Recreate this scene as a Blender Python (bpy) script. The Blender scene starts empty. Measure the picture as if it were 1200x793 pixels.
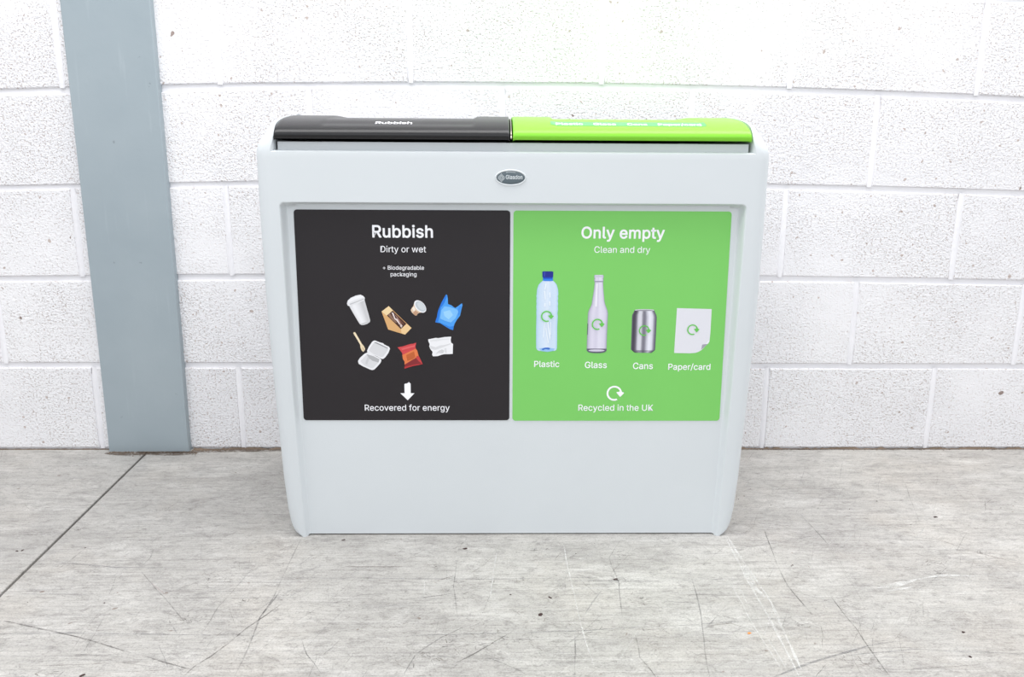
import bpy, bmesh, math, random
from mathutils import Vector, Matrix
from mathutils.geometry import tessellate_polygon

scene = bpy.context.scene
C = scene.collection
random.seed(7)
PI = math.pi

# ------------------------------------------------------------------ camera
CAM_LOC = (-0.0292, -2.0079, 0.7508)
YAW, PITCH, ROLL = 0.0178, 0.2224, -0.0059


def make_camera():
    f = Vector((math.sin(YAW) * math.cos(PITCH), math.cos(YAW) * math.cos(PITCH), -math.sin(PITCH)))
    rt = Vector((math.cos(YAW), -math.sin(YAW), 0.0))
    dn = f.cross(rt)
    c, s = math.cos(ROLL), math.sin(ROLL)
    r2 = c * rt + s * dn
    d2 = -s * rt + c * dn
    m = Matrix((r2, -d2, -f)).transposed().to_4x4()
    m.translation = CAM_LOC
    cd = bpy.data.cameras.new('camera')
    cd.sensor_width = 36.0
    cd.lens = 950.0 / 1200.0 * 36.0
    cd.clip_start = 0.05
    cam = bpy.data.objects.new('camera', cd)
    cam.matrix_world = m
    C.objects.link(cam)
    scene.camera = cam


make_camera()

# ------------------------------------------------------------------ world, lamps, exposure
world = bpy.data.worlds.new('world')
scene.world = world
world.use_nodes = True
bg = world.node_tree.nodes['Background']
bg.inputs[0].default_value = (0.93, 0.96, 1.0, 1)
bg.inputs[1].default_value = 1.04


def area(name, loc, target, sx, sy, power, col=(1, 1, 1)):
    ld = bpy.data.lights.new(name, 'AREA')
    ld.shape = 'RECTANGLE'
    ld.size, ld.size_y = sx, sy
    ld.energy = power
    ld.color = col
    o = bpy.data.objects.new(name, ld)
    o.location = loc
    d = Vector(target) - Vector(loc)
    o.rotation_euler = d.to_track_quat('-Z', 'Y').to_euler()
    C.objects.link(o)
    return o


area('ceiling_lamp', (0.40, -0.62, 2.50), (0.38, -0.54, 0.0), 4.6, 0.8, 74, (1.0, 0.99, 0.98))
area('front_lamp', (0.2, -3.2, 1.9), (0.1, 0.0, 0.4), 3.0, 1.2, 17, (0.97, 0.985, 1.0))

vs = scene.view_settings
vs.view_transform = 'Standard'
vs.look = 'None'
vs.gamma = 1.0
vs.exposure = 0.0
vs.use_curve_mapping = False


# ------------------------------------------------------------------ helpers
def srgb(r, g, b):
    def f(v):
        v /= 255.0
        return v / 12.92 if v <= 0.04045 else ((v + 0.055) / 1.055) ** 2.4
    return (f(r), f(g), f(b), 1.0)


class NT:
    def __init__(s, name):
        s.m = bpy.data.materials.new(name)
        s.m.use_nodes = True
        s.t = s.m.node_tree
        s.b = s.t.nodes['Principled BSDF']

    def n(s, kind, **kw):
        x = s.t.nodes.new(kind)
        for k, v in kw.items():
            setattr(x, k, v)
        return x

    def l(s, a, b):
        s.t.links.new(a, b)

    def coord(s, scale=(1, 1, 1), rot=(0, 0, 0), which='Object'):
        tc = s.n('ShaderNodeTexCoord')
        mp = s.n('ShaderNodeMapping')
        mp.inputs['Scale'].default_value = scale
        mp.inputs['Rotation'].default_value = rot
        s.l(tc.outputs[which], mp.inputs[0])
        return mp.outputs[0]

    def noise(s, vec, scale, detail=2.0, rough=0.5, dist=0.0):
        x = s.n('ShaderNodeTexNoise')
        x.inputs['Scale'].default_value = scale
        x.inputs['Detail'].default_value = detail
        x.inputs['Roughness'].default_value = rough
        x.inputs['Distortion'].default_value = dist
        s.l(vec, x.inputs['Vector'])
        return x.outputs['Fac']

    def ramp(s, fac, stops, interp='LINEAR'):
        x = s.n('ShaderNodeValToRGB')
        x.color_ramp.interpolation = interp
        e = x.color_ramp.elements
        while len(e) < len(stops):
            e.new(0.5)
        for i, (p, c) in enumerate(stops):
            e[i].position = p
            e[i].color = c if len(c) == 4 else (*c, 1)
        s.l(fac, x.inputs[0])
        return x.outputs[0]

    def mix(s, fac, a, b, mode='MIX'):
        x = s.n('ShaderNodeMix', data_type='RGBA', blend_type=mode)
        for sock, v in ((x.inputs[0], fac), (x.inputs[6], a), (x.inputs[7], b)):
            if isinstance(v, (float, int)):
                sock.default_value = v
            elif isinstance(v, tuple):
                sock.default_value = v
            else:
                s.l(v, sock)
        return x.outputs[2]

    def math(s, op, a, b=0.0):
        x = s.n('ShaderNodeMath', operation=op)
        for sock, v in ((x.inputs[0], a), (x.inputs[1], b)):
            if isinstance(v, (float, int)):
                sock.default_value = v
            else:
                s.l(v, sock)
        return x.outputs[0]

    def bump(s, h, strength, dist, prev=None):
        x = s.n('ShaderNodeBump')
        x.inputs['Strength'].default_value = strength
        x.inputs['Distance'].default_value = dist
        s.l(h, x.inputs['Height'])
        if prev is not None:
            s.l(prev, x.inputs['Normal'])
        return x.outputs[0]

    def set(s, **kw):
        for k, v in kw.items():
            sock = s.b.inputs[k]
            if isinstance(v, (float, int, tuple)):
                sock.default_value = v
            else:
                s.l(v, sock)
        return s


def g(v):
    return (v, v, v, 1)


def mat_wall():
    s = NT('painted_block')
    v = s.coord(which='Object')
    geo = s.n('ShaderNodeNewGeometry')
    pos = geo.outputs['Position']
    big = s.noise(pos, 2.2, 3, 0.5)
    base = s.ramp(big, [(0.3, srgb(231, 230, 233)), (0.7, srgb(238, 237, 239))])
    patch = s.ramp(s.noise(pos, 3.2, 3, 0.55), [(0.34, g(0.25)), (0.56, g(1))])
    sp1 = s.ramp(s.noise(pos, 230, 1.5, 0.5), [(0.57, g(0)), (0.66, g(1))])
    tint = s.ramp(s.noise(pos, 30, 2, 0.5), [(0.35, srgb(216, 207, 203)), (0.65, srgb(190, 170, 160))])
    col = s.mix(s.math('MULTIPLY', s.math('MULTIPLY', sp1, patch), 0.65), base, tint)
    sp2 = s.ramp(s.noise(pos, 75, 1.0, 0.25), [(0.735, g(0)), (0.76, g(1))])
    col = s.mix(s.math('MULTIPLY', sp2, 0.7), col, srgb(168, 146, 134))
    rare = s.ramp(s.noise(pos, 30, 1, 0.4), [(0.79, g(0)), (0.80, g(1))])
    col = s.mix(s.math('MULTIPLY', rare, 0.8), col, srgb(120, 92, 76))
    med = s.noise(pos, 150, 2, 0.6)
    fine = s.noise(pos, 300, 2, 0.6)
    h = s.math('ADD', s.math('MULTIPLY', med, 0.8), s.math('MULTIPLY', fine, 0.5))
    h = s.math('SUBTRACT', h, s.math('MULTIPLY', sp1, 0.5))
    h = s.math('MULTIPLY', h, patch)
    nrm = s.bump(h, 0.8, 0.0040)
    s.set(**{'Base Color': col, 'Roughness': 0.6, 'Normal': nrm})
    return s.m


def mat_mortar():
    s = NT('painted_mortar')
    geo = s.n('ShaderNodeNewGeometry')
    pos = geo.outputs['Position']
    col = s.ramp(s.noise(pos, 8, 3, 0.5), [(0.3, srgb(231, 230, 234)), (0.7, srgb(238, 237, 240))])
    h = s.noise(pos, 70, 3, 0.6)
    s.set(**{'Base Color': col, 'Roughness': 0.5, 'Normal': s.bump(h, 0.4, 0.003)})
    return s.m


def mat_floor():
    s = NT('worn_concrete')
    geo = s.n('ShaderNodeNewGeometry')
    pos = geo.outputs['Position']

    def mapped(scale, rot=0.0):
        mp = s.n('ShaderNodeMapping')
        mp.inputs['Scale'].default_value = scale
        mp.inputs['Rotation'].default_value = (0, 0, rot)
        s.l(pos, mp.inputs[0])
        return mp.outputs[0]
    big = s.noise(pos, 1.7, 5, 0.6, 0.4)
    base = s.ramp(big, [(0.30, srgb(172, 169, 165)), (0.52, srgb(183, 180, 175)), (0.72, srgb(193, 190, 184))])
    blot = s.noise(mapped((3.0, 7.0, 1)), 1.8, 8, 0.72, 0.8)
    base = s.mix(s.ramp(blot, [(0.47, g(0)), (0.66, g(0.50))]), base, srgb(140, 137, 134))
    smud = s.noise(mapped((9.0, 14.0, 1), 0.3), 1.5, 12, 0.9, 0.6)
    base = s.mix(s.ramp(smud, [(0.51, g(0)), (0.62, g(0.62))]), base, srgb(122, 118, 116))
    lite = s.noise(mapped((2.0, 6.0, 1), 0.25), 2.3, 7, 0.7, 0.5)
    base = s.mix(s.ramp(lite, [(0.52, g(0)), (0.70, g(0.5))]), base, srgb(222, 220, 216))
    warm = s.noise(pos, 2.9, 5, 0.65, 0.3)
    base = s.mix(s.ramp(warm, [(0.5, g(0)), (0.7, g(0.30))]), base, srgb(186, 176, 164))
    # trowel and drag streaks at several angles
    for sc, rot, lo, hi, amt, colr in (
            ((3.0, 150.0, 1), 0.03, 0.58, 0.72, 0.22, srgb(122, 121, 126)),
            ((6.0, 260.0, 1), -0.10, 0.58, 0.70, 0.20, srgb(136, 130, 126)),
            ((8.0, 320.0, 1), 0.06, 0.56, 0.70, 0.18, srgb(226, 224, 221)),
            ((6.0, 200.0, 1), 0.9, 0.55, 0.68, 0.42, srgb(124, 121, 121)),
            ((3.5, 220.0, 1), 1.15, 0.58, 0.70, 0.30, srgb(128, 126, 126)),
            ((6.0, 200.0, 1), 2.1, 0.56, 0.68, 0.38, srgb(126, 122, 118)),
            ((2.2, 150.0, 1), 0.32, 0.56, 0.70, 0.30, srgb(226, 224, 221)),
            ((1.8, 120.0, 1), 1.45, 0.60, 0.72, 0.30, srgb(130, 127, 126)),
            ((3.0, 200.0, 1), 1.75, 0.58, 0.72, 0.28, srgb(222, 220, 217))):
        k = s.noise(mapped(sc, rot), 1.0, 5, 0.66, 0.2)
        base = s.mix(s.ramp(k, [(lo, g(0)), (hi, g(amt))]), base, colr)
    fm = s.noise(mapped((30.0, 60.0, 1), 0.4), 1.5, 8, 0.85, 0.8)
    base = s.mix(s.ramp(fm, [(0.51, g(0)), (0.62, g(0.6))]), base, srgb(120, 116, 113))
    fl = s.noise(mapped((24.0, 70.0, 1), 1.3), 1.7, 8, 0.85, 0.8)
    base = s.mix(s.ramp(fl, [(0.53, g(0)), (0.66, g(0.35))]), base, srgb(226, 224, 221))
    gr = s.noise(pos, 320, 2, 0.6)
    base = s.mix(s.ramp(gr, [(0.35, g(0.3)), (0.5, g(0))]), base, srgb(104, 100, 97))
    dots = s.ramp(s.noise(pos, 60, 1.5, 0.4), [(0.76, g(0)), (0.79, g(0.7))])
    base = s.mix(dots, base, srgb(116, 98, 88))
    h = s.math('ADD', s.noise(mapped((3, 60, 1), 0.05), 1.0, 4, 0.6), s.math('MULTIPLY', s.noise(pos, 90, 3, 0.6), 0.5))
    s.set(**{'Base Color': base, 'Roughness': s.ramp(blot, [(0.3, g(0.42)), (0.7, g(0.62))]),
             'Normal': s.bump(h, 0.25, 0.002)})
    s.b.inputs['Specular IOR Level'].default_value = 0.35
    return s.m


def mat_plain(name, col, rough=0.4, bump=0.0, bscale=400, spec=0.5, metal=0.0, var=0.04, coat=0.0):
    s = NT(name)
    v = s.coord()
    k = s.noise(v, 6, 3, 0.5)
    c2 = tuple(max(0, c * (1 - var)) for c in col[:3]) + (1,)
    s.set(**{'Base Color': s.ramp(k, [(0.35, c2), (0.65, col)]), 'Roughness': rough, 'Metallic': metal})
    s.b.inputs['Specular IOR Level'].default_value = spec
    s.b.inputs['Coat Weight'].default_value = coat
    if bump:
        s.set(Normal=s.bump(s.noise(v, bscale, 2, 0.5), bump, 0.0006))
    return s.m


def mat_column():
    s = NT('grey_blue_paint')
    geo = s.n('ShaderNodeNewGeometry')
    pos = geo.outputs['Position']
    base = s.ramp(s.noise(pos, 3, 4, 0.6), [(0.3, srgb(146, 158, 165)), (0.7, srgb(156, 167, 173))])
    mp = s.n('ShaderNodeMapping')
    mp.inputs['Scale'].default_value = (60, 10, 4)
    s.l(pos, mp.inputs[0])
    base = s.mix(s.ramp(s.noise(mp.outputs[0], 1, 3, 0.6), [(0.62, g(0)), (0.8, g(0.3))]), base, srgb(178, 188, 193))
    chips = s.ramp(s.noise(pos, 42, 2, 0.5), [(0.745, g(0)), (0.76, g(0.6))])
    base = s.mix(chips, base, srgb(120, 128, 132))
    h = s.noise(pos, 26, 4, 0.6)
    s.set(**{'Base Color': base, 'Roughness': 0.38, 'Normal': s.bump(h, 0.12, 0.004)})
    return s.m


def mat_print(name='printed_ink', rough=0.38):
    s = NT(name)
    a = s.n('ShaderNodeVertexColor', layer_name='ink')
    k = s.noise(s.coord(), 900, 1, 0.5)
    col = s.mix(0.05, a.outputs[0], s.ramp(k, [(0.3, g(0.1)), (0.7, g(0.9))]), 'OVERLAY')
    s.set(**{'Base Color': col, 'Roughness': rough})
    s.b.inputs['Specular IOR Level'].default_value = 0.3
    return s.m


def mat_scratch(name, col, amt, low=0.12):
    s = NT(name)
    geo = s.n('ShaderNodeNewGeometry')
    k = s.noise(geo.outputs['Position'], 45, 4, 0.75)
    k2 = s.noise(geo.outputs['Position'], 7, 2, 0.5)
    a = s.math('MULTIPLY', s.ramp(k, [(0.38, g(low)), (0.6, g(amt))]), s.ramp(k2, [(0.3, g(0.45)), (0.6, g(1))]))
    s.set(**{'Base Color': col, 'Roughness': 0.6, 'Alpha': a})
    return s.m


M = {
    'wall': mat_wall(), 'mortar': mat_mortar(), 'floor': mat_floor(), 'column': mat_column(),
    'body': mat_plain('light_grey_plastic', srgb(211, 216, 219), 0.42, 0.25, 700, 0.45, var=0.015),
    'black_lid': mat_plain('black_plastic', srgb(20, 19, 22), 0.30, 0.25, 900, 0.42),
    'green_lid': mat_plain('lime_green_plastic', srgb(126, 206, 40), 0.36, 0.2, 900, 0.5, var=0.02),
    'black_sign': mat_plain('black_printed_sheet', srgb(37, 33, 36), 0.5, 0.25, 1400, 0.3),
    'green_sign': mat_plain('green_printed_sheet', srgb(124, 202, 102), 0.42, 0.2, 1400, 0.3, var=0.02),
    'ink': mat_print(),
    'white_ink': mat_plain('white_ink', srgb(246, 246, 250), 0.4, 0, 400, 0.3, var=0.01),
    'green_ink': mat_plain('green_ink', srgb(104, 196, 84), 0.4, 0, 400, 0.3, var=0.02),
    'strip': mat_plain('pale_green_strip', srgb(96, 205, 110), 0.3, 0, 400, 0.4, var=0.02),
    'badge': mat_plain('slate_grey_badge', srgb(88, 101, 108), 0.25, 0.1, 600, 0.5, var=0.05),
    'badge_mark': mat_plain('pale_grey_mark', srgb(205, 212, 215), 0.3, 0, 400, 0.4, var=0.02),
    'steel': mat_plain('steel', srgb(200, 190, 180), 0.25, 0, 400, 0.5, 1.0),
    'shade': mat_plain('painted_shade', srgb(40, 38, 38), 0.7),  # near-black colour painted in for the shade under the lids
    'stain': mat_scratch('brown_stain', srgb(100, 87, 76), 1.0, 0.25),
    'seam': mat_plain('seam_dirt', srgb(78, 70, 64), 0.8, 0.5, 200, 0.2, var=0.4),
    'dirt': mat_plain('brown_grit', srgb(132, 116, 102), 0.9, 0.6, 300, 0.2, var=0.5),
    'k': mat_scratch('dark_scratch', srgb(84, 80, 78), 0.62), 'd': mat_scratch('grey_scratch', srgb(104, 102, 102), 0.45),
    'g': mat_scratch('blue_grey_drag_mark', srgb(108, 110, 116), 0.4), 'b': mat_scratch('brown_scuff', srgb(110, 96, 86), 0.5),
    'w': mat_scratch('pale_scrape', srgb(234, 234, 231), 0.6), 'r': mat_scratch('reddish_scuff', srgb(196, 150, 146), 0.6),
    'fleck': mat_plain('dark_fleck', srgb(62, 44, 42), 0.8), 'orange': mat_plain('orange_fleck', srgb(226, 140, 60), 0.6),
}


def obj(name, verts, faces, mat, parent=None, smooth=None, label=None, mats=None, fmat=None):
    me = bpy.data.meshes.new(name)
    me.from_pydata([tuple(v) for v in verts], [], faces)
    for m in (mats or [mat]):
        me.materials.append(m)
    if fmat:
        for p, i in zip(me.polygons, fmat):
            p.material_index = i
    me.validate()
    me.update()
    if smooth is not None:
        me.polygons.foreach_set('use_smooth', [True] * len(me.polygons))
        if smooth < 180:
            me.set_sharp_from_angle(angle=math.radians(smooth))
    o = bpy.data.objects.new(name, me)
    C.objects.link(o)
    if parent:
        o.parent = parent
    if label:
        o['label'] = label
    return o


def fix_normals(o):
    bm = bmesh.new()
    bm.from_mesh(o.data)
    bmesh.ops.recalc_face_normals(bm, faces=bm.faces)
    bm.to_mesh(o.data)
    bm.free()


def lerp(a, b, t):
    return a + (b - a) * t


def interp(tab, z):
    if z <= tab[0][0]:
        return tab[0][1]
    for (z0, a), (z1, b) in zip(tab, tab[1:]):
        if z <= z1:
            return lerp(a, b, (z - z0) / (z1 - z0))
    return tab[-1][1]


def sstep(t):
    t = max(0.0, min(1.0, t))
    return t * t * (3 - 2 * t)


def box_vf(x0, x1, y0, y1, z0, z1, base=0):
    v = [(x, y, z) for z in (z0, z1) for y in (y0, y1) for x in (x0, x1)]
    f = [(0, 2, 3, 1), (4, 5, 7, 6), (0, 1, 5, 4), (2, 6, 7, 3), (0, 4, 6, 2), (1, 3, 7, 5)]
    return v, [tuple(i + base for i in q) for q in f]


# ------------------------------------------------------------------ floor
floor = bpy.data.objects.new('floor', None)
C.objects.link(floor)
floor['kind'] = 'structure'
floor['label'] = 'worn scratched grey concrete floor with a straight saw-cut joint'


def seam_x(y):
    return -0.93 + (-0.0546 - y) * 0.0549


def slab(side):
    xe = 4.5 * side
    hw = 0.0030
    v, f = [], []
    ys = [0.3, 0.0, -0.0546, -0.3, -0.6, -1.0, -1.6, -2.5, -4.5]
    for y in ys:
        xs = seam_x(y) + side * hw
        for x, z in ((xe, -0.05), (xe, 0.0), (xs + side * 0.0012, 0.0), (xs, -0.0012), (xs, -0.05)):
            v.append((x, y, z))
    for i in range(len(ys) - 1):
        for j in range(4):
            a = i * 5 + j
            f.append((a, a + 1, a + 6, a + 5))
    o = obj('floor_slab', v, f, M['floor'], floor)
    fix_normals(o)
    return o


slab(-1)
slab(1)
v, f = [], []
for i, y in enumerate((0.3, -4.5)):
    v += [(seam_x(y) - 0.01, y, -0.007), (seam_x(y) + 0.01, y, -0.007)]
obj('joint_filler', v, [(0, 1, 3, 2)], M['seam'], floor, label='dirty recessed floor joint')

# ------------------------------------------------------------------ block wall
wall = obj('wall_back', *box_vf(-4.5, 4.5, 0.0055, 0.12, -0.04, 2.8), M['mortar'])
wall['kind'] = 'structure'
wall['label'] = 'white painted rough concrete block wall'


def course(k, x):
    """height of the k-th bed joint at x (the courses sag and rise a little, as laid)"""
    t = min(abs(x), 1.6)
    a = {0: (0.0, 0.0), 1: (0.0, 0.0), 2: (0.020, -0.028), 3: (0.040, -0.052), 4: (0.055, -0.072), 5: (0.06, -0.085)}.get(k, (0.06, -0.085))
    return 0.225 * (k + a[0] + a[1] * t * t)


JX = {0: [-1.956, -1.506, -1.056, -0.690, -0.237, 0.213, 0.666, 1.101, 1.551, 2.0],
      1: [-1.731, -1.275, -0.475, -0.02, 0.43, 0.877, 1.304, 1.754],
      2: [-1.956, -1.506, -1.058, -0.690, -0.237, 0.216, 0.678, 1.113, 1.56],
      3: [-1.731, -1.385, -0.478, -0.02, 0.433, 0.882, 1.33, 1.78],
      4: [-1.956, -1.506, -1.056, -0.686, -0.237, 0.216, 0.666, 1.118, 1.568]}


def joints(k):
    if k in JX:
        xs = list(JX[k])
    else:
        xs = [(-0.236 if k % 2 == 0 else -0.02) + 0.4515 * i for i in range(-4, 5)]
    while xs[0] > -4.3:
        xs.insert(0, xs[0] - 0.45)
    while xs[-1] < 4.3:
        xs.append(xs[-1] + 0.45)
    return xs


NROW = 12
for k in range(NROW):
    xs = joints(k)
    for x0, x1 in zip(xs, xs[1:]):
        a, b = x0 + 0.0062 + random.uniform(0, .0008), x1 - 0.0062 - random.uniform(0, .0008)
        py = random.uniform(-0.0006, 0.0006)
        zb0, zb1 = course(k, a) + (0.0068 if k else 0.004), course(k, b) + (0.0068 if k else 0.004)
        zt0, zt1 = course(k + 1, a) - 0.0068, course(k + 1, b) - 0.0068
        c = 0.0022
        jt = [random.uniform(-0.0008, 0.0008) for _ in range(8)]
        ov = [(a, 0.02, zb0), (b, 0.02, zb1), (b, 0.02, zt1), (a, 0.02, zt0)]
        mv = [(a + jt[0], py + c, zb0 + jt[1]), (b + jt[2], py + c, zb1 + jt[3]), (b + jt[4], py + c, zt1 + jt[5]), (a + jt[6], py + c, zt0 + jt[7])]
        fv = [(a + c, py, zb0 + c), (b - c, py, zb1 + c), (b - c, py, zt1 - c), (a + c, py, zt0 + c * -1)]
        V = ov + mv + fv
        F = []
        for q in range(4):
            w = (q + 1) % 4
            F += [(q, w, 4 + w, 4 + q), (4 + q, 4 + w, 8 + w, 8 + q)]
        F.append((8, 9, 10, 11))
        obj('concrete_block', V, F, M['wall'], wall)

# struck perpend joints: a slightly rounded ribbon of painted mortar nearly flush with the blocks
for k in range(NROW):
    for x in joints(k):
        if abs(x) > 3:
            continue
        z0, z1 = course(k, x) + (0.004 if k else 0.002), course(k + 1, x) - 0.004
        V, F = [], []
        n = 9
        hw = random.uniform(0.0084, 0.0094)
        dx = random.uniform(-0.002, 0.002)
        pr = random.uniform(0.0006, 0.0016)
        for i in range(n):
            z = lerp(z0, z1, i / (n - 1))
            off = dx * i / n + random.uniform(-0.0005, 0.0005)
            w = hw * (0.65 if i in (0, n - 1) else 1)
            for u, d in ((-1, 0.0028), (-0.75, 0.0010), (0, -pr * 0.6 + 0.0008), (0.75, 0.0010), (1, 0.0028)):
                V.append((x + off + u * w, d + random.uniform(-.00015, .00015), z))
        for i in range(n - 1):
            for j in range(4):
                q = i * 5 + j
                F.append((q, q + 1, q + 6, q + 5))
        obj('mortar_joint', V, F, M['mortar'], wall, smooth=60)

# ------------------------------------------------------------------ steel column
v, f = [], []
zs = [0.0, 0.012, 0.03, 0.3, 0.7, 1.1, 1.8, 2.8]
ring = [(-1.0300, 0.03), (-1.0300, -0.0165), (-1.0285, -0.018), (-0.8275, -0.018), (-0.8255, -0.0165), (-0.8240, 0.03)]
for z in zs:
    for x, y in ring:
        jx = random.uniform(-.0008, .0008) if z < 1.5 else 0
        v.append((x + jx, y, z))
n = len(ring)
for i in range(len(zs) - 1):
    for j in range(n - 1):
        a = i * n + j
        f.append((a, a + 1, a + n + 1, a + n))
f.append(tuple(range((len(zs) - 1) * n, len(zs) * n)))
col = obj('steel_column', v, f, M['column'])
col['label'] = 'grey-blue painted flat steel column standing against the white block wall'
col['category'] = 'column'

# ------------------------------------------------------------------ recycling bin
BIN = bpy.data.objects.new('recycling_bin', None)
BIN.location = (0, -0.29, 0)
C.objects.link(BIN)
BIN['label'] = 'light grey plastic twin recycling bin with a black lid and a lime green lid'
BIN['category'] = 'recycling bin'
INV = Matrix.Translation((0, 0.29, 0))


def adopt(o, parent):
    """parent o (built in world coordinates) to the bin or to one of its parts without moving it"""
    o.parent = parent
    if parent is BIN:
        o.data.transform(INV)
    return o


W_T = [(0, .422), (.005, .432), (.01, .4385), (.019, .4440), (.03, .4475), (.06, .4515), (.12, .456), (.267, .4625), (.4, .467),
       (.5, .4695), (.645, .4710), (.750, .4710), (.757, .4705), (.763, .4690), (.770, .4660), (.776, .4628), (.782, .4590), (.792, .4518), (.800, .4468), (.808, .4430), (.816, .4412), (.824, .4400), (.8275, .4385), (.829, .4360)]
Y_T = [(0, -.5), (.748, -.5), (.757, -.4994), (.766, -.4980), (.775, -.4955), (.784, -.4920), (.793, -.4860), (.799, -.480), (.8045, -.472), (.8085, -.460), (.812, -.446), (.816, -.424), (.820, -.395), (.824, -.353), (.8275, -.30), (.829, -.26)]
ZT = 0.665


def xr(z):
    return interp([(0, .4165), (.3, .4265), (.66, .4310), (1, .4310)], z)


def rdepth(z):
    return 0.010 + 0.012 * z / 0.66


def panel_y(z):
    return -0.5 + rdepth(z)


def build_body():
    zl = [0, .003, .006, .01, .014, .019, .024, .03, .045, .06, .09, .12, .16, .2, .25, .3, .35, .4, .45, .5, .55, .59, .62, .64]
    zl += [.646 + .00125 * i for i in range(19)] + [.68, .70, .72, .735, .744, .748, .751, .754, .757, .760, .763, .7665, .770, .774, .778, .781, .785, .789,
            .792, .796, .7995, .803, .807, .811, .814, .817, .820, .8225, .825, .827, .828, .829]
    ins = [1 - 0.0012 * i / .43 for i in range(0, 14)] + [.955, .94, .90, .82, .72, .6, .5, .4, .3, .2, .1, 0]
    fr = ins + [-t for t in reversed(ins[:-1])]
    V, F = [], []
    n = None
    for z in zl:
        Wd, Yf = interp(W_T, z), interp(Y_T, z)
        x_r = min(xr(z), Wd - 0.004)
        rc = max(0.003, min(0.022, (Wd - x_r) * 0.75))
        ring = []

        def front(x):
            d = rdepth(z)
            r = 0.010
            dx, dz = abs(x) - (x_r - r), z - (ZT - r)
            sd = r - math.hypot(max(dx, 0), max(dz, 0)) if (dx > 0 or dz > 0) else min(-dx, -dz) + r
            return Yf + d * sstep(max(0, sd) / (0.0055 if z > ZT - 0.02 and abs(x) < x_r - .02 else 0.0105))
        # front, left to right
        for t in (0.0, 0.25, 0.5, 0.75, 0.93):
            x = -lerp(Wd - rc, x_r, t)
            ring.append((x, front(x)))
        for u in fr:
            ring.append((-u * x_r, front(-u * x_r)))
        for t in (0.93, 0.75, 0.5, 0.25, 0.0):
            x = lerp(Wd - rc, x_r, t)
            ring.append((x, front(x)))
        for i in range(1, 8):
            a = i / 8 * PI / 2
            ring.append((Wd - rc + rc * math.sin(a), Yf + rc - rc * math.cos(a)))
        yb = -0.07
        for y in (Yf + rc, -.3, -.2, yb - .02):
            ring.append((Wd, y))
        for i in range(1, 5):
            a = i / 4 * PI / 2
            ring.append((Wd - .02 + .02 * math.cos(a), yb - .02 + .02 * math.sin(a)))
        for i in range(1, 6):
            ring.append(((Wd - .02) * (1 - i / 3.0), yb))
        ring.append((-(Wd - .02), yb))
        for i in range(1, 5):
            a = i / 4 * PI / 2
            ring.append((-(Wd - .02) - .02 * math.sin(a), yb - .02 + .02 * math.cos(a)))
        for y in (-.2, -.3, Yf + rc):
            ring.append((-Wd, y))
        for i in range(7, 0, -1):
            a = i / 8 * PI / 2
            ring.append((-(Wd - rc) - rc * math.sin(a), Yf + rc - rc * math.cos(a)))
        n = len(ring)
        for i, (x, y) in enumerate(ring):
            zz = z
            if z == 0 and abs(x) < x_r - 0.006 and y < -0.3:
                zz = 0.0028
            V.append((x, y, zz))
    for k in range(len(zl) - 1):
        for i in range(n):
            j = (i + 1) % n
            F.append((k * n + i, k * n + j, (k + 1) * n + j, (k + 1) * n + i))
    F.append(tuple(reversed(range(n))))
    F.append(tuple((len(zl) - 1) * n + i for i in range(n)))
    o = obj('body', V, F, M['body'])
    return o


def arc_pts(cx, a, z0, b, n=16):
    """right-hand quarter ellipse from the vertical side up to its crown"""
    return [(cx + a * math.cos(i / n * PI / 2), z0 + b * math.sin(i / n * PI / 2)) for i in range(n + 1)]


def build_cutter():
    ys = [(-0.62, .7535, .4435), (-0.502, .7535, .4435), (-0.4995, .7542, .4415), (-0.4978, .7552, .4395), (-0.4962, .7564, .4375), (-0.4940, .7572, .4362),
          (-0.490, .7575, .4355), (-0.10, .7575, .4355)]
    V, F = [], []
    n = None
    for y, zf, hw in ys:
        p = [(hw, zf), (hw, .77), (lerp(hw, .4355, .6), .79), (.4355, .81), (.4355, .95)]
        ring = p + [(-x, z) for x, z in reversed(p)]
        n = len(ring)
        V += [(x, y, z) for x, z in ring]
    for k in range(len(ys) - 1):
        for i in range(n):
            j = (i + 1) % n
            F.append((k * n + i, k * n + j, (k + 1) * n + j, (k + 1) * n + i))
    F.append(tuple(reversed(range(n))))
    F.append(tuple((len(ys) - 1) * n + i for i in range(n)))
    return obj('cutter', V, F, M['body'])


body = build_body()
fix_normals(body)
cut = build_cutter()
fix_normals(cut)
md = body.modifiers.new('cut', 'BOOLEAN')
md.operation = 'DIFFERENCE'
md.solver = 'EXACT'
md.object = cut
dg = bpy.context.evaluated_depsgraph_get()
dg.update()
new = bpy.data.meshes.new_from_object(body.evaluated_get(dg))
body.modifiers.clear()
body.data = new
bpy.data.objects.remove(cut, do_unlink=True)
# throat seen under the lids: raised rim strip along its front edge
bm = bmesh.new()
bm.from_mesh(body.data)
for (x0, x1, y0, y1, z0, z1) in ((-.431, .431, -.4835, -.479, .750, .7725), (-.431, .431, -.125, -.120, .75, .7725)):
    v, f = box_vf(x0, x1, y0, y1, z0, z1)
    vs_ = [bm.verts.new(p) for p in v]
    for q in f:
        bm.faces.new([vs_[i] for i in q])
bm.to_mesh(body.data)
bm.free()
body.data.polygons.foreach_set('use_smooth', [True] * len(body.data.polygons))
body.data.set_sharp_from_angle(angle=math.radians(38))
adopt(body, BIN)

v, f = box_vf(-.425, .425, -.478, -.126, .7577, .7590)
adopt(obj('throat_shade', v, f, M['shade'], None, label='dark sheet painted as the shade beneath the lids'), BIN)  # added dark sheet over the throat floor, standing in for shade

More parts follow.
